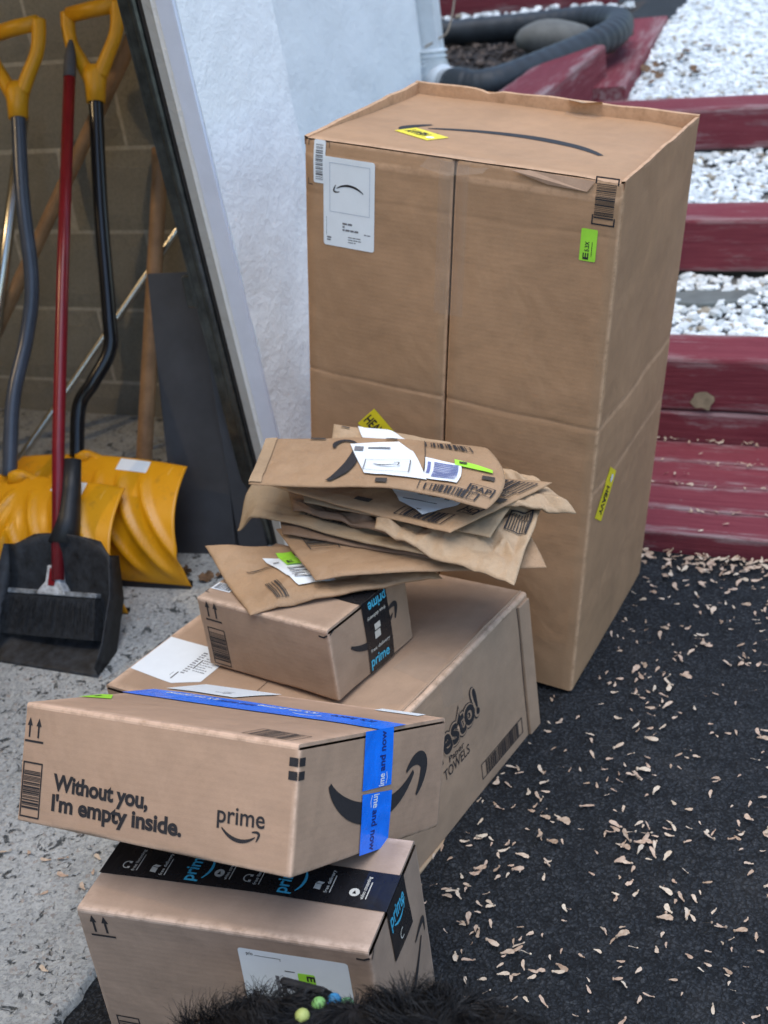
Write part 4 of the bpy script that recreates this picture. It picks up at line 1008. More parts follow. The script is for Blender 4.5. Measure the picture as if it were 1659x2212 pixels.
# ---------------------------------------------------------------- paper mailers
class Mailer:
    """padded paper envelope: two skins over a four-cornered, bent and wrinkled sheet"""
    def __init__(s, TL, BL, BR, TR, thick, wr, seed, mat, label, sag=0., right=None, left=None, fr=5., curl=None, n=(110, 62), crs=1.):
        s.crs = crs
        s.c = [Vector(q) for q in (TL, BL, BR, TR)]; s.t = thick; s.wr = wr; s.sd = seed; s.sag = sag; s.right = right; s.left = left; s.fr = fr; s.curl = curl
        s.root = empty('paper_mailer', (0, 0, 0), label, 'mailer', 'paper mailers in the pile')
        nx, ny = n; mb = MB(); vs = []; we = []; uv = []
        for lay in (1, -1):
            for j in range(ny + 1):
                for i in range(nx + 1):
                    a, b = i / nx, j / ny; vs.append(s.P(a, b, lay)); uv.append((a * .4, b * .2)); we.append(0)
        N = (nx + 1) * (ny + 1); fs = []
        for j in range(ny):
            for i in range(nx):
                q = (j * (nx + 1) + i, (j + 1) * (nx + 1) + i, (j + 1) * (nx + 1) + i + 1, j * (nx + 1) + i + 1); fs += [q, tuple(N + k for k in q[::-1])]
        rim = [i for i in range(nx + 1)] + [j * (nx + 1) + nx for j in range(1, ny + 1)] + [ny * (nx + 1) + i for i in range(nx - 1, -1, -1)] + [j * (nx + 1) for j in range(ny - 1, 0, -1)]
        fs += [(rim[i], rim[(i + 1) % len(rim)], N + rim[(i + 1) % len(rim)], N + rim[i]) for i in range(len(rim))]
        mb.add(vs, fs, uv, we); s.o = mb.build('envelope', mat, s.root, True)
    def facet(s, x, y, k):
        i, j = math.floor(x), math.floor(y); fx_, fy_ = x - i, y - j
        h = lambda p, q: noise.cell(Vector((p * 1.37 + s.sd * 11.3 + k * 31, q * 2.11 + s.sd * 5.7, k * 3.3 + .5))) * 2 - 1
        if (i + j) % 2:
            if fx_ + fy_ < 1: return h(i, j) + (h(i + 1, j) - h(i, j)) * fx_ + (h(i, j + 1) - h(i, j)) * fy_
            return h(i + 1, j + 1) + (h(i, j + 1) - h(i + 1, j + 1)) * (1 - fx_) + (h(i + 1, j) - h(i + 1, j + 1)) * (1 - fy_)
        if fx_ > fy_: return h(i, j) + (h(i + 1, j) - h(i, j)) * fx_ + (h(i + 1, j + 1) - h(i + 1, j)) * fy_
        return h(i, j) + (h(i + 1, j + 1) - h(i, j + 1)) * fx_ + (h(i, j + 1) - h(i, j)) * fy_
    def P(s, a, b, lay=1, off=0.):
        TL, BL, BR, TR = s.c
        top = TL.lerp(TR, a); bot = BL.lerp(BR, a); p = top.lerp(bot, b)
        ax = (BR - BL).normalized()
        if s.right: p = p + ax * s.right(b) * sm(.6, 1, a)
        if s.left: p = p - ax * s.left(b) * (1 - sm(0, .4, a))
        z = s.sag * 4 * a * (1 - a)
        if s.curl: z += s.curl(a, b)
        zb = z
        q = Vector((a * 4.2 + s.sd * 7, b * 2.2, s.sd))
        wa = a + .06 * noise.noise(q * 1.3); wb = b + .10 * noise.noise(q * 1.3 + Vector((5, 5, 0)))
        z += s.wr * (1.0 * s.facet(wa * 3.6 * s.crs + wb * .9, wb * 2.2 * s.crs - wa * .7, 1) + .5 * s.facet(wa * 8.5 * s.crs - wb * 1.3, wb * 4.8 * s.crs + wa * 1.1, 2) + .09 * s.facet(wa * 19 * s.crs, wb * 11 * s.crs + wa * 3, 3) + .4 * noise.noise(q * 1.1))
        ef = max(0., min(1, 5 * min(a, 1 - a))) * max(0., min(1, 4 * min(b, 1 - b))); z = zb + (z - zb) * (.45 + .55 * ef)
        e = min(1, 9 * min(a, 1 - a)) * min(1, 6 * min(b, 1 - b)); e = max(0, e) ** .45
        nrm = (BR - BL).cross(TL - BL).normalized()
        return p + Vector((0, 0, z)) + nrm * (lay * (.0006 + s.t * .5 * e) + off)
    def decal(s, shape, mat, name, off=.0006, parent=None, sub=.022):
        off = off * 1.6 + (.0032 if parent else .0020)
        vs, fs = shape; bm_ = bmesh.new(); bv = [bm_.verts.new((x, y, 0)) for x, y in vs]
        for q in fs:
            try: bm_.faces.new([bv[i] for i in q])
            except ValueError: pass
        for _ in range(5):
            lg = [e for e in bm_.edges if e.calc_length() > sub]
            if not lg: break
            bmesh.ops.subdivide_edges(bm_, edges=lg, cuts=1)
        bmesh.ops.triangulate(bm_, faces=[q for q in bm_.faces if len(q.verts) > 4]); bm_.verts.index_update(); F = []
        for q in bm_.faces: q.normal_update(); i = tuple(v.index for v in q.verts); F.append(i[::-1] if q.normal.z > 0 else i)
        mb = MB(); mb.add([s.P(v.co.x, v.co.y, 1, off) for v in bm_.verts], F); bm_.free()
        ob_ = mb.build(name, mat, parent or s.root, True)
        if name in ('address_print', 'sticker_print', 'print_mark', 'recycling_mark'): ob_['kind'] = 'stuff'
        return ob_
def fx(shape, x, y, sx, sy):                                       # put a unit shape at (x,y) of the a,b plane; y grows towards the viewer
    return [(x + p * sx, y - q * sy) for p, q in shape[0]], shape[1]

m8 = Mailer((-1.074, 1.483, .405), (-.929, 1.354, .394), (-.681, 1.498, .397), (-.775, 1.585, .405), .016, .0052, 1, M['paper_a'], 'lowest mailer of the pile, wrinkled, resting on the small carton', crs=1.2, curl=lambda a, b: .012 * sm(.25, 0, a) * sm(.6, 0, b) + .006 * math.sin(3.1 * a), fr=7)
m8.decal(barcode2(.16, .66, .225, .94, 'u', 2, .004, .1, 4), M['ink_soft'], 'barcode')
lb = m8.decal(poly2([(.24, .24), (.47, .26), (.50, .80), (.30, .84)]), M['label'], 'shipping_label', .0008)
m8.decal(join2(*[rect2(.31, y, .40, y + .02) for y in (.52, .58, .64, .7)] + [rect2(.27, .36, .30, .38), rect2(.42, .5, .46, .74)]), M['grey_print'], 'address_print', .0012, lb)
gs = m8.decal(poly2([(.32, .18), (.40, .18), (.405, .45), (.325, .45)]), M['green'], 'lime_sticker', .0012); m8.decal(fx(text_fit('E', 0, 0, .03, .06), .335, .43, 1, 1), M['ink'], 'sticker_print', .0016, gs)
m8.decal(stroke([(.12, .42), (.2, .40), (.27, .42)], .012), M['ink_soft'], 'print_mark'); m8.decal(rect2(.60, .62, .645, .72), M['ink_soft'], 'print_mark'); m8.decal(text_fit('MAIL', .72, .58, .14, .10) if False else fx(text_fit('MAIL', 0, 0, .15, .10), .70, .62, 1, 1), M['ink_soft'], 'print_mark')
m7 = Mailer((-.965, 1.525, .438), (-.846, 1.415, .424), (-.524, 1.513, .424), (-.592, 1.615, .44), .010, .0030, 2, M['paper_b'], 'flat mailer second from the bottom, its pointed corner sticking out', sag=.004, curl=lambda a, b: -.010 * sm(.15, 0, b) * 0, fr=4)
m7.decal(barcode2(.07, .12, .2, .5, 'v', 5, .005, .1, 7), M['ink_soft'], 'barcode')
lb = m7.decal(poly2([(.24, .1), (.55, .1), (.52, .52), (.30, .55)]), M['label'], 'shipping_label', .0008); m7.decal(frame2(.29, .3, .5, .5, .006), M['label_edge'], 'label_frame', .0012, lb)
m5 = Mailer((-1.040, 1.600, .470), (-1.040, 1.530, .452), (-.680, 1.466, .446), (-.649, 1.60, .462), .012, .0036, 3, M['paper_d'], 'olive brown mailer curling down at its rounded end', curl=lambda a, b: -.030 * sm(.10, 0, a) * sm(.3, 1, b) + .006 * sm(0, .2, a), fr=3.5)
m5.decal(barcode2(.36, .60, .62, .80, 'u', 7, .006, .08, 14), M['ink_soft'], 'barcode')
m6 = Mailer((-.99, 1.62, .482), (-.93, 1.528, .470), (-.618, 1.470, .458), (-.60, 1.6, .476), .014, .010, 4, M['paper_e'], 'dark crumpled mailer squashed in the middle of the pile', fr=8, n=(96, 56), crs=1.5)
m3 = Mailer((-.80, 1.60, .487), (-.77, 1.480, .478), (-.548, 1.440, .448), (-.555, 1.605, .484), .016, .0095, 5, M['paper_c'], 'pale crumpled mailer whose corner droops at the front', fr=7, curl=lambda a, b: .010 * math.sin(5 * a + 2 * b) - .016 * sm(.7, 1, a) * sm(.6, 1, b), n=(96, 56), crs=1.2)
m3.decal(frame2(.82, .12, .97, .42, .012), M['ink'], 'print_mark'); m3.decal(join2(*[rect2(.84 + .018 * k, .15, .848 + .018 * k, .4) for k in range(7)]), M['ink_soft'], 'barcode')
m3b = Mailer((-.78, 1.68, .506), (-.66, 1.545, .492), (-.499, 1.589, .478), (-.575, 1.655, .496), .014, .0075, 6, M['paper_c'], 'pale mailer whose soft pointed end reaches furthest towards the stair', fr=5, right=lambda b: .0)
m2 = Mailer((-.95, 1.60, .518), (-.962, 1.532, .510), (-.650, 1.476, .487), (-.543, 1.622, .500), .011, .0032, 7, M['paper_a'], 'tan mailer just under the top one with a big white label', fr=4, curl=lambda a, b: -.004 * math.sin(4 * a))
lb = m2.decal(poly2([(.42, .30), (.78, .2), (.86, .62), (.80, .88), (.62, .72)]), M['label'], 'shipping_label', .0008)
m2.decal(join2(*[rect2(.66 + .04 * k, .40, .68 + .04 * k, .58) for k in range(4)] + [rect2(.62, .66, .78, .675)]), M['grey_print'], 'address_print', .0012, lb)
m2.decal(barcode2(.68, .80, .93, .955, 'u', 8, .006, .12, 14), M['ink'], 'barcode'); m2.decal(barcode2(.84, .08, .98, .28, 'u', 9, .006, .12, 8), M['ink'], 'barcode')
m2.decal(rect2(.44, .80, .52, .88), M['ink_soft'], 'print_mark'); m2.decal(frame2(.90, .60, .98, .74, .008), M['ink'], 'recycling_mark'); m2.decal(fx(text_fit('PAD', 0, 0, .07, .08), .905, .72, 1, 1), M['ink'], 'recycling_mark'); m2.decal(rect2(.94, .40, .985, .48), M['ink_soft'], 'print_mark')
m2.decal(fx(text_fit('HLI', 0, 0, .06, .09), .905, .36, 1, 1), M['ink_soft'], 'print_mark')
m4 = Mailer((-.905, 1.655, .560), (-.88, 1.58, .545), (-.66, 1.58, .540), (-.70, 1.632, .553), .010, .003, 8, M['paper_c'], 'pinkish mailer at the back of the pile, half covered, leaning on the tall carton', fr=4)
lb = m4.decal(poly2([(.22, .02), (.48, .02), (.80, .7), (.3, .8)]), M['label'], 'shipping_label', .0008); m4.decal(rect2(.08, .1, .15, .14), M['ink_soft'], 'print_mark')
m1 = Mailer((-.989, 1.585, .560), (-.966, 1.475, .541), (-.603, 1.487, .535), (-.640, 1.62, .552), .010, .0022, 9, M['paper_b'], 'topmost tan mailer with a black curved mark and two white labels', fr=3, right=lambda b: .032 * math.sin(math.pi * min(1, max(0, b * .95))) ** .8, curl=lambda a, b: .010 * math.sin(math.pi * a) - .006 * sm(.55, 1, a) * b - .004 * math.sin(7 * a) * b)
m1.decal(rect2(.0, .02, .06, .98), M['paper_c'], 'glue_strip', .0003)
m1.decal(join2(stroke(bez([(.355, .92), (.42, .82), (.45, .55), (.445, .22)], 16), [.004 + .05 * math.sin(math.pi * (i / 16 * .8 + .12)) for i in range(17)]), stroke(bez([(.345, .27), (.335, .12), (.40, .09), (.44, .18)], 10), [.01 + .028 * math.sin(math.pi * i / 10) for i in range(11)])), M['ink'], 'smile_mark')
lb = m1.decal(poly2([(.415, .20), (.63, .15), (.69, .30), (.755, .80), (.51, .78)]), M['label'], 'shipping_label', .0009)
m1.decal(join2(frame2(.50, .50, .69, .72, .004), rect2(.44, .25, .48, .33), rect2(.50, .26, .60, .285)), M['grey_print'], 'address_print', .0013, lb)
m1.decal(fx(smile(0, 0, 1, 0, .45, .14), .54, .58, .11, .25), M['ink'], 'arrow_mark', .0014, lb)
lb = m1.decal(poly2([(.735, .40), (.85, .44), (.855, .80), (.74, .77)]), M['label'], 'barcode_label', .0009)
m1.decal(join2(*[rect2(.765, .47 + .028 * k, .842, .485 + .028 * k) for k in range(10)] + [rect2(.745, .48, .755, .68)]), M['blue_print'], 'barcode', .0013, lb)
gs = m1.decal(poly2([(.83, .36), (.955, .43), (.955, .50), (.83, .45)]), M['green'], 'lime_sticker', .0012); m1.decal(rect2(.845, .40, .87, .43), M['ink_soft'], 'sticker_print', .0015, gs)
m1.decal(barcode2(.735, .08, .91, .18, 'u', 3, .005, .12, 12), M['ink'], 'barcode'); m1.decal(barcode2(.755, .86, .945, .965, 'u', 6, .006, .12, 14), M['ink'], 'barcode')
m1.decal(stroke([(.733, .05), (.735, .97)], .003), M['ink_soft'], 'glue_seam'); m1.decal(rect2(.22, .03, .29, .06), M['ink_soft'], 'print_mark'); m1.decal(rect2(.57, .06, .62, .09), M['ink_soft'], 'print_mark'); m1.decal(rect2(.565, .87, .615, .95), M['ink_soft'], 'print_mark'); m1.decal(rect2(.92, .56, .965, .63), M['ink_soft'], 'print_mark')
m1.decal(frame2(.895, .75, .985, .875, .006), M['ink'], 'recycling_mark'); m1.decal(fx(text_fit('PAP', 0, 0, .07, .07), .905, .845, 1, 1), M['ink'], 'recycling_mark')
m9 = Mailer((-.955, 1.62, .500), (-.905, 1.522, .492), (-.600, 1.500, .474), (-.585, 1.63, .490), .010, .004, 13, M['paper_d'], 'thin brown mailer squeezed below the tan one with the big label', fr=5)
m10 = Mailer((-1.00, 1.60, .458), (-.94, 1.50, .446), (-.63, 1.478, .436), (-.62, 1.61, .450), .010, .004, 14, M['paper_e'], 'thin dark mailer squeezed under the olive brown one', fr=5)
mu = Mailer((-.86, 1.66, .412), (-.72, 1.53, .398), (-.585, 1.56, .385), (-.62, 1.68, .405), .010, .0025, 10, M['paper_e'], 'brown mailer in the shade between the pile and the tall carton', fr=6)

# ---------------------------------------------------------------- garage tools
def handle_grip(mat, top, axis, right, w_=.122, h_=.14, sock=.055):
    """D grip: bar, two bowed sides and a socket; top = middle of the bar, axis = unit vector down the shaft"""
    mb = MB(); T = Vector(top); A = Vector(axis); X = Vector(right)
    q = lambda x, d: T + X * x + A * d
    mb.tube([q(-w_ / 2 * .96, 0), q(0, -.002), q(w_ / 2 * .96, 0)], .0165, 14)
    for sg in (-1, 1):
        p = catmull([q(sg * w_ * .50, -.004), q(sg * w_ * .50, .03), q(sg * w_ * .44, .065), q(sg * w_ * .26, .105), q(sg * w_ * .10, h_)], 7)
        mb.tube(p, [.0165 - .002 * math.sin(math.pi * i / (len(p) - 1)) for i in range(len(p))], 12)
    p = [q(0, h_ - .02), q(0, h_), q(0, h_ + .02), q(0, h_ + sock)]; mb.tube(p, [.02, .026, .0225, .0205], 14)
    return mb
def snow_shovel(base, up, right, half, hgt, shaft_pts, shaft_mat, grip_top, label, sticker=True):
    root = empty('snow_shovel', base, label, 'shovel', 'yellow snow shovels'); inv = Vector(base)
    B = Vector((0, 0, 0)); U = Vector(up).normalized(); X = Vector(right).normalized(); Fw = X.cross(U).normalized()      # Fw points towards the viewer
    nx, ny = 72, 40; mb = MB(); vs = []
    def blade(a, b, back=0.):
        wd = half * (1.09 - .19 * b); x = a * wd
        cup = .052 * (1 - (2 * b - 1.0) ** 2) - .03 * b ** 2
        cup += .014 * (1 - a * a)
        rg = 0
        for k in range(5):                                           # moulded ribs sweeping from the middle of the top to the lower corners
            cx = -.42 + .25 * k + .62 * (1 - b) ** 1.4
            dd = (abs(a) - cx) / .042; rg += math.exp(-dd * dd) * (1 if .04 < b < .9 else 0) * sm(.03, .16, b) * sm(.97, .82, b)
        up_ = b * hgt * (1 - .05 * a * a)
        return B + X * x + U * up_ + Fw * (cup + .0105 * rg - back)
    for lay in (0, 1):
        for j in range(ny + 1):
            for i in range(nx + 1): vs.append(blade(-1 + 2 * i / nx, j / ny, .0035 * lay))
    N = (nx + 1) * (ny + 1); fs = []
    for j in range(ny):
        for i in range(nx):
            q = (j * (nx + 1) + i, j * (nx + 1) + i + 1, (j + 1) * (nx + 1) + i + 1, (j + 1) * (nx + 1) + i); fs += [q, tuple(N + k for k in q[::-1])]
    rim = [i for i in range(nx + 1)] + [j * (nx + 1) + nx for j in range(1, ny + 1)] + [ny * (nx + 1) + i for i in range(nx - 1, -1, -1)] + [j * (nx + 1) for j in range(ny - 1, 0, -1)]
    fs += [(rim[i], N + rim[i], N + rim[(i + 1) % len(rim)], rim[(i + 1) % len(rim)]) for i in range(len(rim))]
    mb.add(vs, fs); bl_ = mb.build('blade', M['yellow_p'], root, True)
    mb = MB(); e = [blade(-1 + 2 * i / 20, 0) for i in range(21)]; mb.add([p + U * .014 + Fw * .002 for p in e] + [p - U * .010 + Fw * .002 for p in e] + [p + U * .014 - Fw * .004 for p in e] + [p - U * .010 - Fw * .004 for p in e],
        [(i, 21 + i, 22 + i, i + 1) for i in range(20)] + [(42 + i, 43 + i, 64 + i, 63 + i) for i in range(20)] + [(i, i + 1, 43 + i, 42 + i) for i in range(20)] + [(21 + i, 63 + i, 64 + i, 22 + i) for i in range(20)]); mb.build('wear_strip', M['black_pl'], bl_)
    if sticker:
        mb = MB(); A = lins(.28, .62, 6); vs = [blade(a, b) + Fw * .0012 for b in (.90, .99) for a in A]; mb.add(vs, [(i, i + 1, 8 + i, 7 + i) for i in range(6)]); mb.build('sticker', M['label'], bl_, True)
    s0 = Vector(shaft_pts[-1]) - inv
    mb = MB(); sk = blade(0, .97) - Fw * .018; mb.tube([s0, s0.lerp(sk, .5), sk, blade(0, .5) - Fw * .03], [.0165, .0168, .017, .015], 12); mb.build('socket', M['yellow_p'], bl_, True)
    pts = catmull([Vector(p) - inv for p in shaft_pts], 10); mb = MB(); mb.tube(pts, .0155, 14); mb.build('shaft', shaft_mat, root, True)
    ax = (pts[3] - pts[0]).normalized(); gt = pts[0] - ax * .165
    g = handle_grip(None, gt, ax, (X - ax * X.dot(ax)).normalized()); g.build('grip', M['yellow_d'], root, True)
    return root
snow_shovel((-1.645, 1.845, .068), (0, .46, .89), (.985, .03, 0), .228, .255, [(-1.722, 2.355, .955), (-1.691, 2.24, .743), (-1.652, 2.13, .54), (-1.645, 2.095, .475), (-1.672, 2.05, .42), (-1.700, 2.02, .375), (-1.694, 1.965, .285)], M['black_pole'], None, 'yellow snow shovel with bent black shaft, against the block wall')
snow_shovel((-1.735, 1.735, .062), (0, .46, .89), (.985, .03, 0), .235, .262, [(-1.872, 2.28, .945), (-1.838, 2.18, .78), (-1.805, 2.10, .62), (-1.806, 2.04, .52), (-1.805, 1.95, .42), (-1.785, 1.855, .29)], M['blue_pole'], None, 'yellow snow shovel with curved slate grey shaft, nearest the floor edge')

def pole(name, pts, r, mat, label, cat='pole', extra=None):
    root = empty(name, pts[-1], label, cat, 'long handles leaning in the garage'); o_ = Vector(pts[-1]); mb = MB(); mb.tube([Vector(p) - o_ for p in pts], r, 14); mb.build('shaft', mat, root, True); return root
pl = pole('wooden_handle', [(-1.66, 2.545, 1.12), (-1.735, 2.52, 1.003), (-2.146, 2.36, .431), (-2.38, 2.27, .10)], .0165, M['wood_pole'], 'wooden handle slanting across behind the shovels')
pl = pole('wooden_handle', [(-1.724, 2.545, .78), (-1.723, 2.52, .718), (-1.719, 2.22, .157), (-1.718, 2.19, .09)], [.0175, .018, .019, .019], M['wood_pole'], 'short upright wooden handle beside the dark panel')
pl = pole('metal_pole', [(-1.66, 2.565, .655), (-1.717, 2.53, .587), (-2.025, 2.2, .176), (-2.09, 2.13, .09)], .0095, M['chrome'], 'thin shiny metal pole slanting behind the black shaft')
pl = pole('metal_pole', [(-2.045, 2.5, .876), (-2.126, 2.35, .49), (-2.21, 2.19, .08)], .0145, M['chrome'], 'thick shiny metal pole behind the curved grey shaft')

# dark panel leaning by the track, with a folded edge
pn = empty('leaning_panel', (-1.45, 1.98, .06), 'dark grey board leaning beside the garage door track', 'panel')
mb = MB(); U = Vector((-.055, .24, .60)); X_ = Vector((.128, .012, 0)); o_ = Vector((-.055, -.008, .0)); T_ = Vector((0, .02, -.008))
def pan(o0, X_, H_, T_):
    mbb = MB(); vs = [o0, o0 + X_, o0 + X_ + H_, o0 + H_]; vs = [Vector(v) for v in vs] + [Vector(v) + T_ for v in vs]
    mbb.add(vs, [(0, 1, 2, 3), (7, 6, 5, 4), (0, 4, 5, 1), (1, 5, 6, 2), (2, 6, 7, 3), (3, 7, 4, 0)]); return mbb
pan(o_, Vector((.135, .02, .0)), Vector((-.060, .20, .555)), T_).build('board', M['panel'], pn, bevel=.002)
pan(o_ + Vector((.139, .03, 0)), Vector((.05, .03, 0)), Vector((-.060, .13, .59)), T_).build('edge_fold', M['panel'], pn, bevel=.002)

# black scoop holding a red-handled broom
sc = empty('black_scoop', (-1.57, 1.64, .05), 'black plastic scoop standing on the concrete in front of the yellow shovels', 'scoop')
def sheet(rows, th, name, mat, parent, bevel=.003):
    mb = MB(); n = len(rows[0]); k = len(rows); F_ = [Vector(p) for r_ in rows for p in r_]
    nv = Vector((0, -.75, .66)); vs = F_ + [p - nv * th for p in F_]; N = len(F_); fs = []
    for j in range(k - 1):
        for i in range(n - 1):
            q = (j * n + i, j * n + i + 1, (j + 1) * n + i + 1, (j + 1) * n + i); fs += [q, tuple(N + a for a in q[::-1])]
    rim = list(range(n)) + [j * n + n - 1 for j in range(1, k)] + [(k - 1) * n + i for i in range(n - 2, -1, -1)] + [j * n for j in range(k - 2, 0, -1)]
    fs += [(rim[i], N + rim[i], N + rim[(i + 1) % len(rim)], rim[(i + 1) % len(rim)]) for i in range(len(rim))]
    mb.add(vs, fs); return mb.build(name, mat, parent, True)
def srow(x0, x1, y, z, dip=0., n=14, yb=0.): return [(x0 + (x1 - x0) * i / n, y + yb * (2 * i / n - 1) ** 2, z + dip * (2 * i / n - 1) ** 2) for i in range(n + 1)]
rows = [srow(-.130, .135, -.075, -.030), srow(-.130, .135, -.078, -.004), srow(-.128, .133, -.070, .000), srow(-.128, .132, -.012, .006, .010), srow(-.126, .130, .012, .016, .02), srow(-.122, .126, .055, .10, .02, yb=-.012), srow(-.118, .122, .078, .165, .01, yb=-.02), srow(-.100, .104, .088, .192, -.012, yb=-.018), srow(-.075, .08, .089, .197, -.008)]
sheet(rows, .005, 'pan', M['black_dusty'], sc)
for sx in (-1, 1):
    x = -.128 if sx < 0 else .132
    sheet([[(x, -.072, -.006), (x, -.012, .004), (x, .05, .09), (x * .95, .075, .17)], [(x + sx * .006, -.085, .022), (x + sx * .006, -.05, .05), (x + sx * .005, .01, .125), (x * .95, .05, .185)]], .005, 'side_wall', M['black_dusty'], sc)
mb = MB(); mb.tube([(-.012, .092, .170), (-.016, .128, .205), (-.022, .165, .25), (-.028, .20, .30)], [.030, .024, .020, .017], 12); mb.build('neck', M['black_pl'], sc, True)
br = empty('broom', (-1.592, 1.66, .10), 'red-handled broom with a white clamp standing in the black scoop', 'broom')
o_ = Vector((-1.592, 1.66, .10)); rp = [Vector(p) - o_ for p in ((-1.581, 1.688, .165), (-1.625, 1.84, .375), (-1.682, 2.05, .648), (-1.762, 2.33, .985))]
mb = MB(); mb.tube(rp, .0125, 16); mb.build('pole', M['red_pole'], br, True)
ax = (rp[-1] - rp[-2]).normalized(); mb = MB(); mb.tube([rp[-1] - ax * .002, rp[-1] + ax * .02, rp[-1] + ax * .05, rp[-1] + ax * .075, rp[-1] + ax * .085], [.0135, .0135, .012, .007, .004], 12); mb.build('tip', M['grey_tip'], br, True)
A = Vector((-.01, .58, .81)).normalized(); Xb = Vector((1, 0, .06)).normalized(); Nb = Xb.cross(A)
def bq(x, a, n_): return Vector((.002, .018, .040)) + Xb * x + A * a + Nb * n_
mb = MB(); vs = [bq(x, a, n_) for (x, a) in ((-.036, -.001), (-.030, -.0045), (.030, -.0045), (.036, -.001), (.026, .012), (.017, .022), (.017, .054), (-.017, .054), (-.017, .022), (-.026, .012)) for n_ in (.012, -.012)]
mb.add(vs, [tuple(range(0, 20, 2)), tuple(range(1, 20, 2))[::-1]] + [(2 * i, 2 * i + 1, (2 * i + 3) % 20, (2 * i + 2) % 20) for i in range(10)]); cl = mb.build('clamp', M['white_pl'], br, bevel=.003)
mb = MB(); vs = [bq(x, a, n_) for (x, a) in ((-.108, -.005), (.108, -.005), (.108, .005), (-.108, .005)) for n_ in (.0105, -.012)]; mb.add(vs, [(0, 2, 4, 6), (1, 7, 5, 3), (0, 1, 3, 2), (2, 3, 5, 4), (4, 5, 7, 6), (6, 7, 1, 0)]); mb.build('brush_bar', M['grey_bar'], br, bevel=.002)
mb = MB(); vs = [bq(x, a, .0135) for x, a in ((-.008, .014), (.008, .014), (.008, .048), (-.008, .048))]; mb.add(vs, [(0, 1, 2, 3)]); mb.build('slot', M['red_pole'], cl)
mb = MB(); rr = random.Random(3)
vs = [bq(x, a, n_) for (x, a) in ((-.110, -.0065), (.110, -.0065), (.118, -.085), (-.118, -.085)) for n_ in (.014, -.02)]; mb.add(vs, [(0, 2, 4, 6), (1, 7, 5, 3), (0, 1, 3, 2), (2, 3, 5, 4), (4, 5, 7, 6), (6, 7, 1, 0)])
for i in range(1500):
    x = rr.uniform(-.11, .11); n_ = rr.uniform(-.012, .018); d = rr.uniform(.05, .105); sx = x * 1.08 + rr.uniform(-.008, .008); p0 = bq(x, -.01, n_); p1 = bq(sx, -d, n_ + rr.uniform(.0, .012)); mb.add([p0 - Xb * .0008, p0 + Xb * .0008, p1], [(0, 1, 2)])
mb.build('bristles', M['bristle'], br)

# ceiling bulb of the garage (its warm light falls on the block wall)
lampo = empty('ceiling_lamp', (-2.9, .9, 2.5), 'bare ceiling bulb inside the garage', 'lamp')
mb = MB(); mb.tube([(0, 0, 0), (0, 0, -.03)], .06, 20); mb.tube([(0, 0, -.03), (0, 0, -.07)], .022, 14); mb.build('lamp_holder', M['white_pl'], lampo, True)
bm_ = bmesh.new(); bmesh.ops.create_uvsphere(bm_, u_segments=16, v_segments=10, radius=.032); me = bpy.data.meshes.new('bulb'); bm_.to_mesh(me); bm_.free()
mt, t, b = new_mat('lit_bulb'); b.inputs['Emission Color'].default_value = (1, .72, .42, 1); b.inputs['Emission Strength'].default_value = 8; me.materials.append(mt)
bo = bpy.data.objects.new('bulb', me); col.objects.link(bo); bo.parent = lampo; bo.location = (0, 0, -.10)
ld = bpy.data.lights.new('bulb_light', 'POINT'); ld.energy = 28; ld.color = (1, .72, .40); ld.shadow_soft_size = .035
lo = bpy.data.objects.new('bulb_light', ld); col.objects.link(lo); lo.location = (-2.9, .9, 2.36)

# ---------------------------------------------------------------- litter
def seed_mesh(k):
    rr = random.Random(100 + k); mb = MB(); n = 7; vs = []; L = .0205
    for i in range(n + 1):
        t = i / n; wd = (.0018 + .0080 * math.sin(math.pi * min(1, t * .92 + .03)) ** .7 * (.5 + .65 * t)) * .5
        y = .0035 * math.sin(t * 2.2) * (1 if k % 2 else -1) * rr.uniform(.6, 1.2); z = .0012 + .003 * t * t * (k % 3) * .5
        x = (t - .4) * L
        vs += [(x, y - wd, z), (x, y + wd * .9, z + .0006 + .0012 * math.sin(3 * t))]
    fs = [(2 * i, 2 * i + 2, 2 * i + 3, 2 * i + 1) for i in range(n)]
    mb.add(vs, fs)
    q = [Vector(v.co) for v in []]
    # the nut: small ellipsoid at the stalk end
    c0 = Vector((-.4 * L - .001, vs[0][1], .0016)); r_ = []
    for j in range(3):
        for i in range(6): r_.append(c0 + Vector((.0030 * math.cos(i * 1.047) * (.6, 1, .6)[j], .0020 * math.sin(i * 1.047) * (.6, 1, .6)[j], (j - 1) * .0014)))
    mb.add(r_, [(j * 6 + i, j * 6 + (i + 1) % 6, (j + 1) * 6 + (i + 1) % 6, (j + 1) * 6 + i) for j in range(2) for i in range(6)] + [(12, 13, 14, 15, 16, 17)])
    return mb
seeds = []
for k in range(6):
    o = seed_mesh(k).build('maple_seed', M['seed'], None, True); seeds.append(o.data); bpy.data.objects.remove(o)
SEED_N = 298
FOOT = []
for cc in (BIG, TOW, FNT): 
    rz = cc.root.rotation_euler.z; FOOT.append((Vector(cc.root.location), rz, cc.w, cc.d))
def free(x, y, m_=.006):
    for o_, rz, w_, d_ in FOOT:
        dx, dy = x - o_.x, y - o_.y; u = dx * math.cos(rz) + dy * math.sin(rz); v = -dx * math.sin(rz) + dy * math.cos(rz)
        if -m_ < u < w_ + m_ and -m_ < v < d_ + m_: return False
    return x > -1.03
rr = random.Random(11); n = 0; clump = None; placed = []
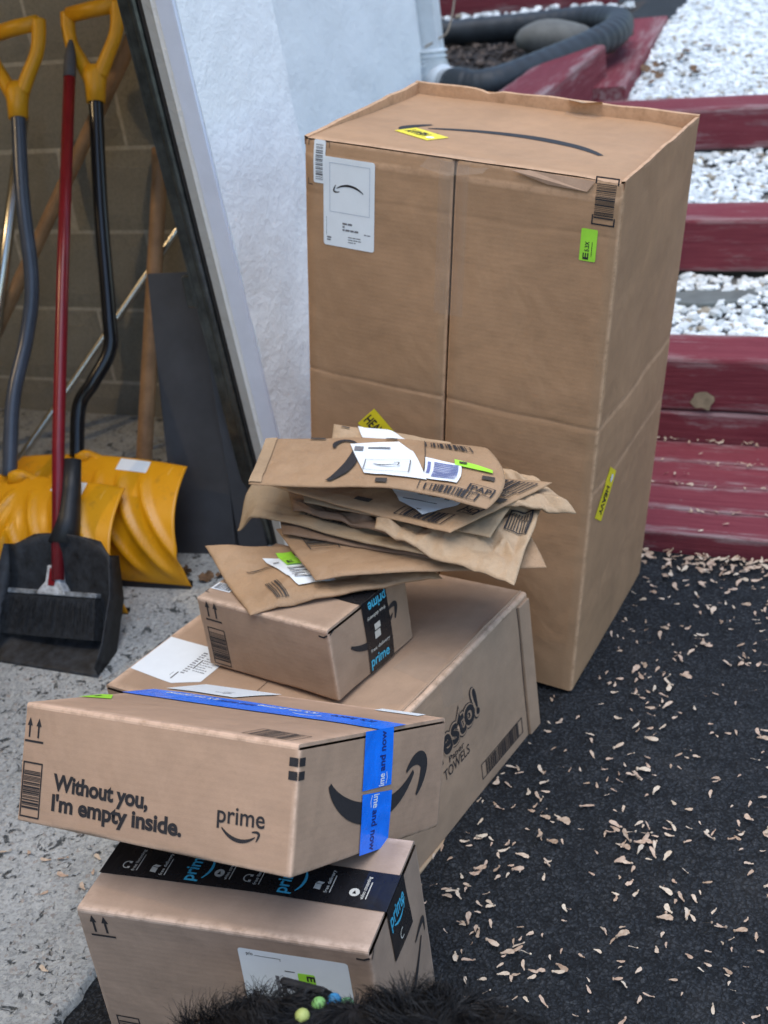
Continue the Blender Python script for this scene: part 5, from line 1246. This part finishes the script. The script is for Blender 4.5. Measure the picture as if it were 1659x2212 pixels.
while n < SEED_N:
    if clump and rr.random() < .22: x = clump[0] + rr.gauss(0, .022); y = clump[1] + rr.gauss(0, .018)
    else:
        x = rr.uniform(-1.0, .35); y = .72 + 1.53 * rr.random() ** 1.05
        if rr.random() < .05: y = 2.262 - abs(rr.gauss(0, .05))
    if y > 2.26 or not free(x, y) or not in_view((x, y, .003), .01): continue
    clump = (x, y); n += 1
    o = bpy.data.objects.new('maple_seed', rr.choice(seeds)); col.objects.link(o); o.location = (x, y, .0035 + rr.uniform(0, .002)); s_ = rr.uniform(.48, .98)
    o.scale = (s_, s_ * rr.uniform(.6, 1.25), s_ * rr.uniform(.8, 2.2)); o.rotation_euler = (rr.uniform(-.5, .5), rr.uniform(-.2, .2), rr.uniform(0, 6.3))
    tag(o, 'dry pinkish tan winged seed fallen on the black asphalt', 'seed', 'winged seeds scattered over the asphalt')
def seed_drift(name, count, fn, seed, label, sc_=(.5, 1.)):
    rr = random.Random(seed); mb = MB(); src = [([v.co.copy() for v in me_.vertices], [tuple(p.vertices) for p in me_.polygons]) for me_ in seeds]
    k = 0; tries = 0
    while k < count and tries < count * 20:
        tries += 1; p = fn(rr)
        if p is None: continue
        k += 1; V, F = rr.choice(src); s_ = rr.uniform(*sc_); rt = Matrix.Rotation(rr.uniform(0, 6.3), 3, 'Z') @ Matrix.Rotation(rr.uniform(-.6, .6), 3, 'X') @ Matrix.Rotation(rr.uniform(-.3, .3), 3, 'Y')
        mb.add([Vector(p) + rt @ (v * s_) for v in V], F, tone=rr.random())
    return tag(mb.build(name, M['seed'], None, True), label, 'seeds', kind='stuff')
def d0(r_):
    x = r_.uniform(-.9, .9); y = r_.uniform(.5, 2.25); return (x, y, .003) if (free(x, y) and in_view((x, y, 0), .45)) else None
seed_drift('seed_drift', 1150, d0, 15, 'smaller seeds and broken wings scattered between the large ones', (.28, .62))
def d1(r_):
    x = r_.uniform(-.62, .1); d = noise.noise((x * 14, 3, 0)) * .5 + .5; y = 2.262 - abs(r_.gauss(0, .018 + .03 * d)); return (x, y, .004 + r_.uniform(0, .006)) if (r_.random() < d * d + .1 and free(x, y) and in_view((x, y, 0))) else None
seed_drift('seed_drift', 85, d1, 5, 'drift of winged seeds blown against the foot of the stair')
def d2(r_):
    x = r_.uniform(-.66, .0); y = r_.choice((2.684, 2.684, 2.684, 2.37, 2.478, 2.585, r_.uniform(2.28, 2.68))) - abs(r_.gauss(0, .006)); return (x, y, .0475 + r_.uniform(0, .003)) if in_view((x, y, .05)) else None
seed_drift('seed_drift', 70, d2, 6, 'winged seeds caught along the joints of the red tread boards', (.3, .65))
def d3(r_):
    y = r_.uniform(.7, 1.3); x = slab_edge(y) - r_.uniform(-.02, .35); return (x, y, slab_z(y) + .003 if x < slab_edge(y) else .004) if in_view((x, y, .01)) else None
seed_drift('seed_drift', 18, d3, 8, 'faded winged seeds on the concrete edge beside the front carton', (.5, .9))
def leaf_mesh(k):
    rr = random.Random(200 + k); mb = MB(); n = 12; c0 = (0, 0, .004); pts = []
    for i in range(n):
        a = 2 * math.pi * i / n; r_ = .024 * (1 + .45 * math.cos(a)) * rr.uniform(.7, 1.15); pts.append((r_ * math.cos(a), r_ * .8 * math.sin(a), rr.uniform(0, .014)))
    mb.add([c0] + pts, [(0, 1 + i, 1 + (i + 1) % n) for i in range(n)]); return mb
rr = random.Random(21)
for i in range(26):
    if i < 18: x = -1.02 + rr.gauss(0, .075); y = 4.42 + rr.gauss(0, .17); z = gz3(x, y) + .010; lab = 'curled dead brown leaf on the white gravel beside the faded timber'; gp = 'dead leaves on the gravel'
    else: x = -1.40 + rr.uniform(-.05, .06); y = 1.93 + rr.uniform(-.06, .06); z = slab_z(y) + .002; lab = 'dead brown leaf at the foot of the dark panel'; gp = 'dead leaves by the panel'
    o = leaf_mesh(i).build('dead_leaf', M['leaf'], None); o.location = (x, y, z); o.rotation_euler = (rr.uniform(-.6, .6), rr.uniform(-.6, .6), rr.uniform(0, 6)); s_ = rr.uniform(.5, 1.1); o.scale = (s_, s_, s_); tag(o, lab, 'leaf', gp)

# ---------------------------------------------------------------- dog (only its shaggy back and head rise into the picture)
dog = empty('dog', (-.28, .46, 0), 'black shaggy dog with a bright beaded collar in front of the cartons', 'dog')
DO = Vector((-.28, .46, 0)); DS = Vector((0, 0, .008))
sk = bpy.data.meshes.new('dog_skeleton'); J = {}
jl = [('hip', (-.15, .39, .320), .100), ('loin', (-.225, .50, .325), .096), ('chest', (-.305, .63, .318), .108), ('wither', (-.380, .732, .372), .084), ('neck', (-.475, .712, .352), .050), ('head', (-.552, .690, .365), .058), ('brow', (-.600, .680, .355), .047), ('muzzle', (-.650, .668, .322), .029), ('nose', (-.678, .662, .312), .020),
      ('fsL', (-0.355, 0.660, 0.270), .05), ('feL', (-0.350, 0.685, 0.170), .032), ('fpL', (-0.360, 0.685, 0.050), .024), ('ftL', (-0.382, 0.697, 0.018), .024),
      ('fsR', (-0.265, 0.705, 0.270), .05), ('feR', (-0.255, 0.720, 0.170), .032), ('fpR', (-0.265, 0.725, 0.050), .024), ('ftR', (-0.290, 0.740, 0.018), .024),
      ('hkL', (-0.235, 0.355, 0.250), .062), ('hgL', (-0.245, 0.385, 0.190), .045), ('hhL', (-0.205, 0.310, 0.110), .026), ('hpL', (-0.225, 0.330, 0.030), .024), ('htL', (-0.248, 0.353, 0.018), .024),
      ('hkR', (-0.105, 0.410, 0.250), .062), ('hgR', (-0.115, 0.440, 0.190), .045), ('hhR', (-0.075, 0.365, 0.110), .026), ('hpR', (-0.095, 0.385, 0.030), .024), ('htR', (-0.118, 0.410, 0.018), .024),
      ('t1', (-0.115, 0.310, 0.365), .03), ('t2', (-0.080, 0.255, 0.420), .024), ('t3', (-0.085, 0.225, 0.470), .018)]
names = [j[0] for j in jl]; ed = [('hip', 'loin'), ('loin', 'chest'), ('chest', 'wither'), ('wither', 'neck'), ('neck', 'head'), ('head', 'brow'), ('brow', 'muzzle'), ('muzzle', 'nose'), ('chest', 'fsL'), ('fsL', 'feL'), ('feL', 'fpL'), ('fpL', 'ftL'), ('chest', 'fsR'), ('fsR', 'feR'), ('feR', 'fpR'), ('fpR', 'ftR'), ('hip', 'hkL'), ('hkL', 'hgL'), ('hgL', 'hhL'), ('hhL', 'hpL'), ('hpL', 'htL'), ('hip', 'hkR'), ('hkR', 'hgR'), ('hgR', 'hhR'), ('hhR', 'hpR'), ('hpR', 'htR'), ('hip', 't1'), ('t1', 't2'), ('t2', 't3')]
sk.from_pydata([Vector(j[1]) - DO + (DS * sm(.1, .3, j[1][2])) for j in jl], [(names.index(a), names.index(b_)) for a, b_ in ed], [])
so = bpy.data.objects.new('dog_skeleton', sk); col.objects.link(so)
so.modifiers.new('skin', 'SKIN'); ss = so.modifiers.new('sub', 'SUBSURF'); ss.levels = 2
for v, j in zip(sk.skin_vertices[0].data, jl): v.radius = (j[2], j[2])
sk.skin_vertices[0].data[0].use_root = True
bpy.context.view_layer.update()
me = bpy.data.meshes.new_from_object(so.evaluated_get(bpy.context.evaluated_depsgraph_get())); bpy.data.objects.remove(so)
me.materials.clear(); me.materials.append(M['fur']); me.polygons.foreach_set('use_smooth', [True] * len(me.polygons))
body = bpy.data.objects.new('body', me); col.objects.link(body); body.parent = dog
rr = random.Random(77); mb = MB(); ar = [p.area for p in me.polygons]; polys = rr.choices(list(me.polygons), weights=ar, k=120000)
CEN = Vector((-.512, .700, .35)) - DO; CAX = Vector((-.95, .25, -.05)).normalized()
for p in polys:
    vs_ = [me.vertices[i].co for i in p.vertices]; a, b_ = rr.random(), rr.random(); q = vs_[0] * (1 - a) * (1 - b_) + vs_[1] * a * (1 - b_) + vs_[2] * a * b_ + (vs_[3] if len(vs_) > 3 else vs_[0]) * (1 - a) * b_
    nc = abs((q - CEN).dot(CAX)); near = sm(.0, .045, nc) if (q - CEN).length < .13 else 1.
    nrm = p.normal; L = rr.uniform(.020, .046) * (.35 + .65 * sm(.03, .2, q.z)) * (.25 + .75 * near)
    swirl = Vector((noise.noise(q * 26), noise.noise(q * 26 + Vector((9, 0, 0))), noise.noise(q * 26 + Vector((0, 9, 0)))))       # locks share a direction
    lie = Vector((.6, -.8, -.5)) + swirl * 2.4; lie = (lie - nrm * lie.dot(nrm)); d = (nrm * .27 + lie * .66 + Vector((rr.gauss(0, .13), rr.gauss(0, .13), rr.gauss(0, .13)))).normalized()
    side = d.cross(Vector((rr.gauss(0, 1), rr.gauss(0, 1), rr.gauss(0, 1)))).normalized() * rr.uniform(.0002, .00042)
    m1_ = q + d * L * .5; m2_ = q + d * L * .82 - nrm * L * .10 + swirl * L * .15; tip = q + d * L - nrm * L * .26 + swirl * L * .35
    mb.add([q - side, q + side, m1_ + side, m1_ - side, m2_ + side * .7, m2_ - side * .7, tip], [(0, 1, 2, 3), (3, 2, 4, 5), (5, 4, 6)])
fur = mb.build('coat', M['fur'], dog)
for sg in (-1, 1):                                                    # ears, eyes
    mb = MB(); b0 = Vector((-.560, .690, .395)) - DO + DS + Vector((.01, .055 * sg, .0)); pts = [b0 + Vector((-.02, 0, 0)), b0 + Vector((.03, 0, 0)), b0 + Vector((.022, .030 * sg, -.045)), b0 + Vector((.0, .034 * sg, -.075)), b0 + Vector((-.018, .03 * sg, -.045))]
    mb.add(pts + [p_ + Vector((0, .008 * sg, .002)) for p_ in pts], [(0, 1, 2, 3, 4), (9, 8, 7, 6, 5)] + [(i, 5 + i, 5 + (i + 1) % 5, (i + 1) % 5) for i in range(5)]); mb.build('ear', M['fur'], dog, bevel=.003)
    mb = MB(); c0 = Vector((-.640, .672 + .028 * sg, .362)) - DO + DS; mb.tube([c0 + Vector((.006, 0, 0)), c0, c0 + Vector((-.006, 0, 0))], [.004, .009, .003], 10); mb.build('eye', M['eye'], dog, True)
mb = MB(); c0 = Vector((-.694, .658, .314)) - DO + DS; mb.tube([c0 + Vector((.015, 0, 0)), c0 + Vector((.004, 0, .002)), c0 + Vector((-.006, 0, 0))], [.010, .014, .006], 12); mb.build('nose', M['nose'], dog, True)
collar = MB(); cen = Vector((-.520, .698, .338)) - DO + DS; cax = Vector((-.95, .25, -.05)).normalized(); e1 = cax.cross(Vector((0, 0, 1))).normalized(); e2 = cax.cross(e1)
collar.tube([cen + (e1 * math.cos(a) + e2 * math.sin(a)) * .066 for a in lins(0, 2 * math.pi, 32)[:-1]], .004, 8, closed=True); co = collar.build('collar', M['strap'], dog, True)
bm_ = bmesh.new(); bmesh.ops.create_icosphere(bm_, subdivisions=2, radius=.0075); bme = bpy.data.meshes.new('bead'); bm_.to_mesh(bme); bm_.free(); bme.materials.append(M['bead']); bme.polygons.foreach_set('use_smooth', [True] * len(bme.polygons)); bmr = bme.copy(); bmr.materials.clear(); bmr.materials.append(M['bead_red'])
for i in range(19):
    a = 2 * math.pi * i / 19 + .2; o = bpy.data.objects.new('bead', bmr if i % 5 == 3 else bme); col.objects.link(o); o.parent = co; o.location = cen + (e1 * math.cos(a) + e2 * math.sin(a)) * .071
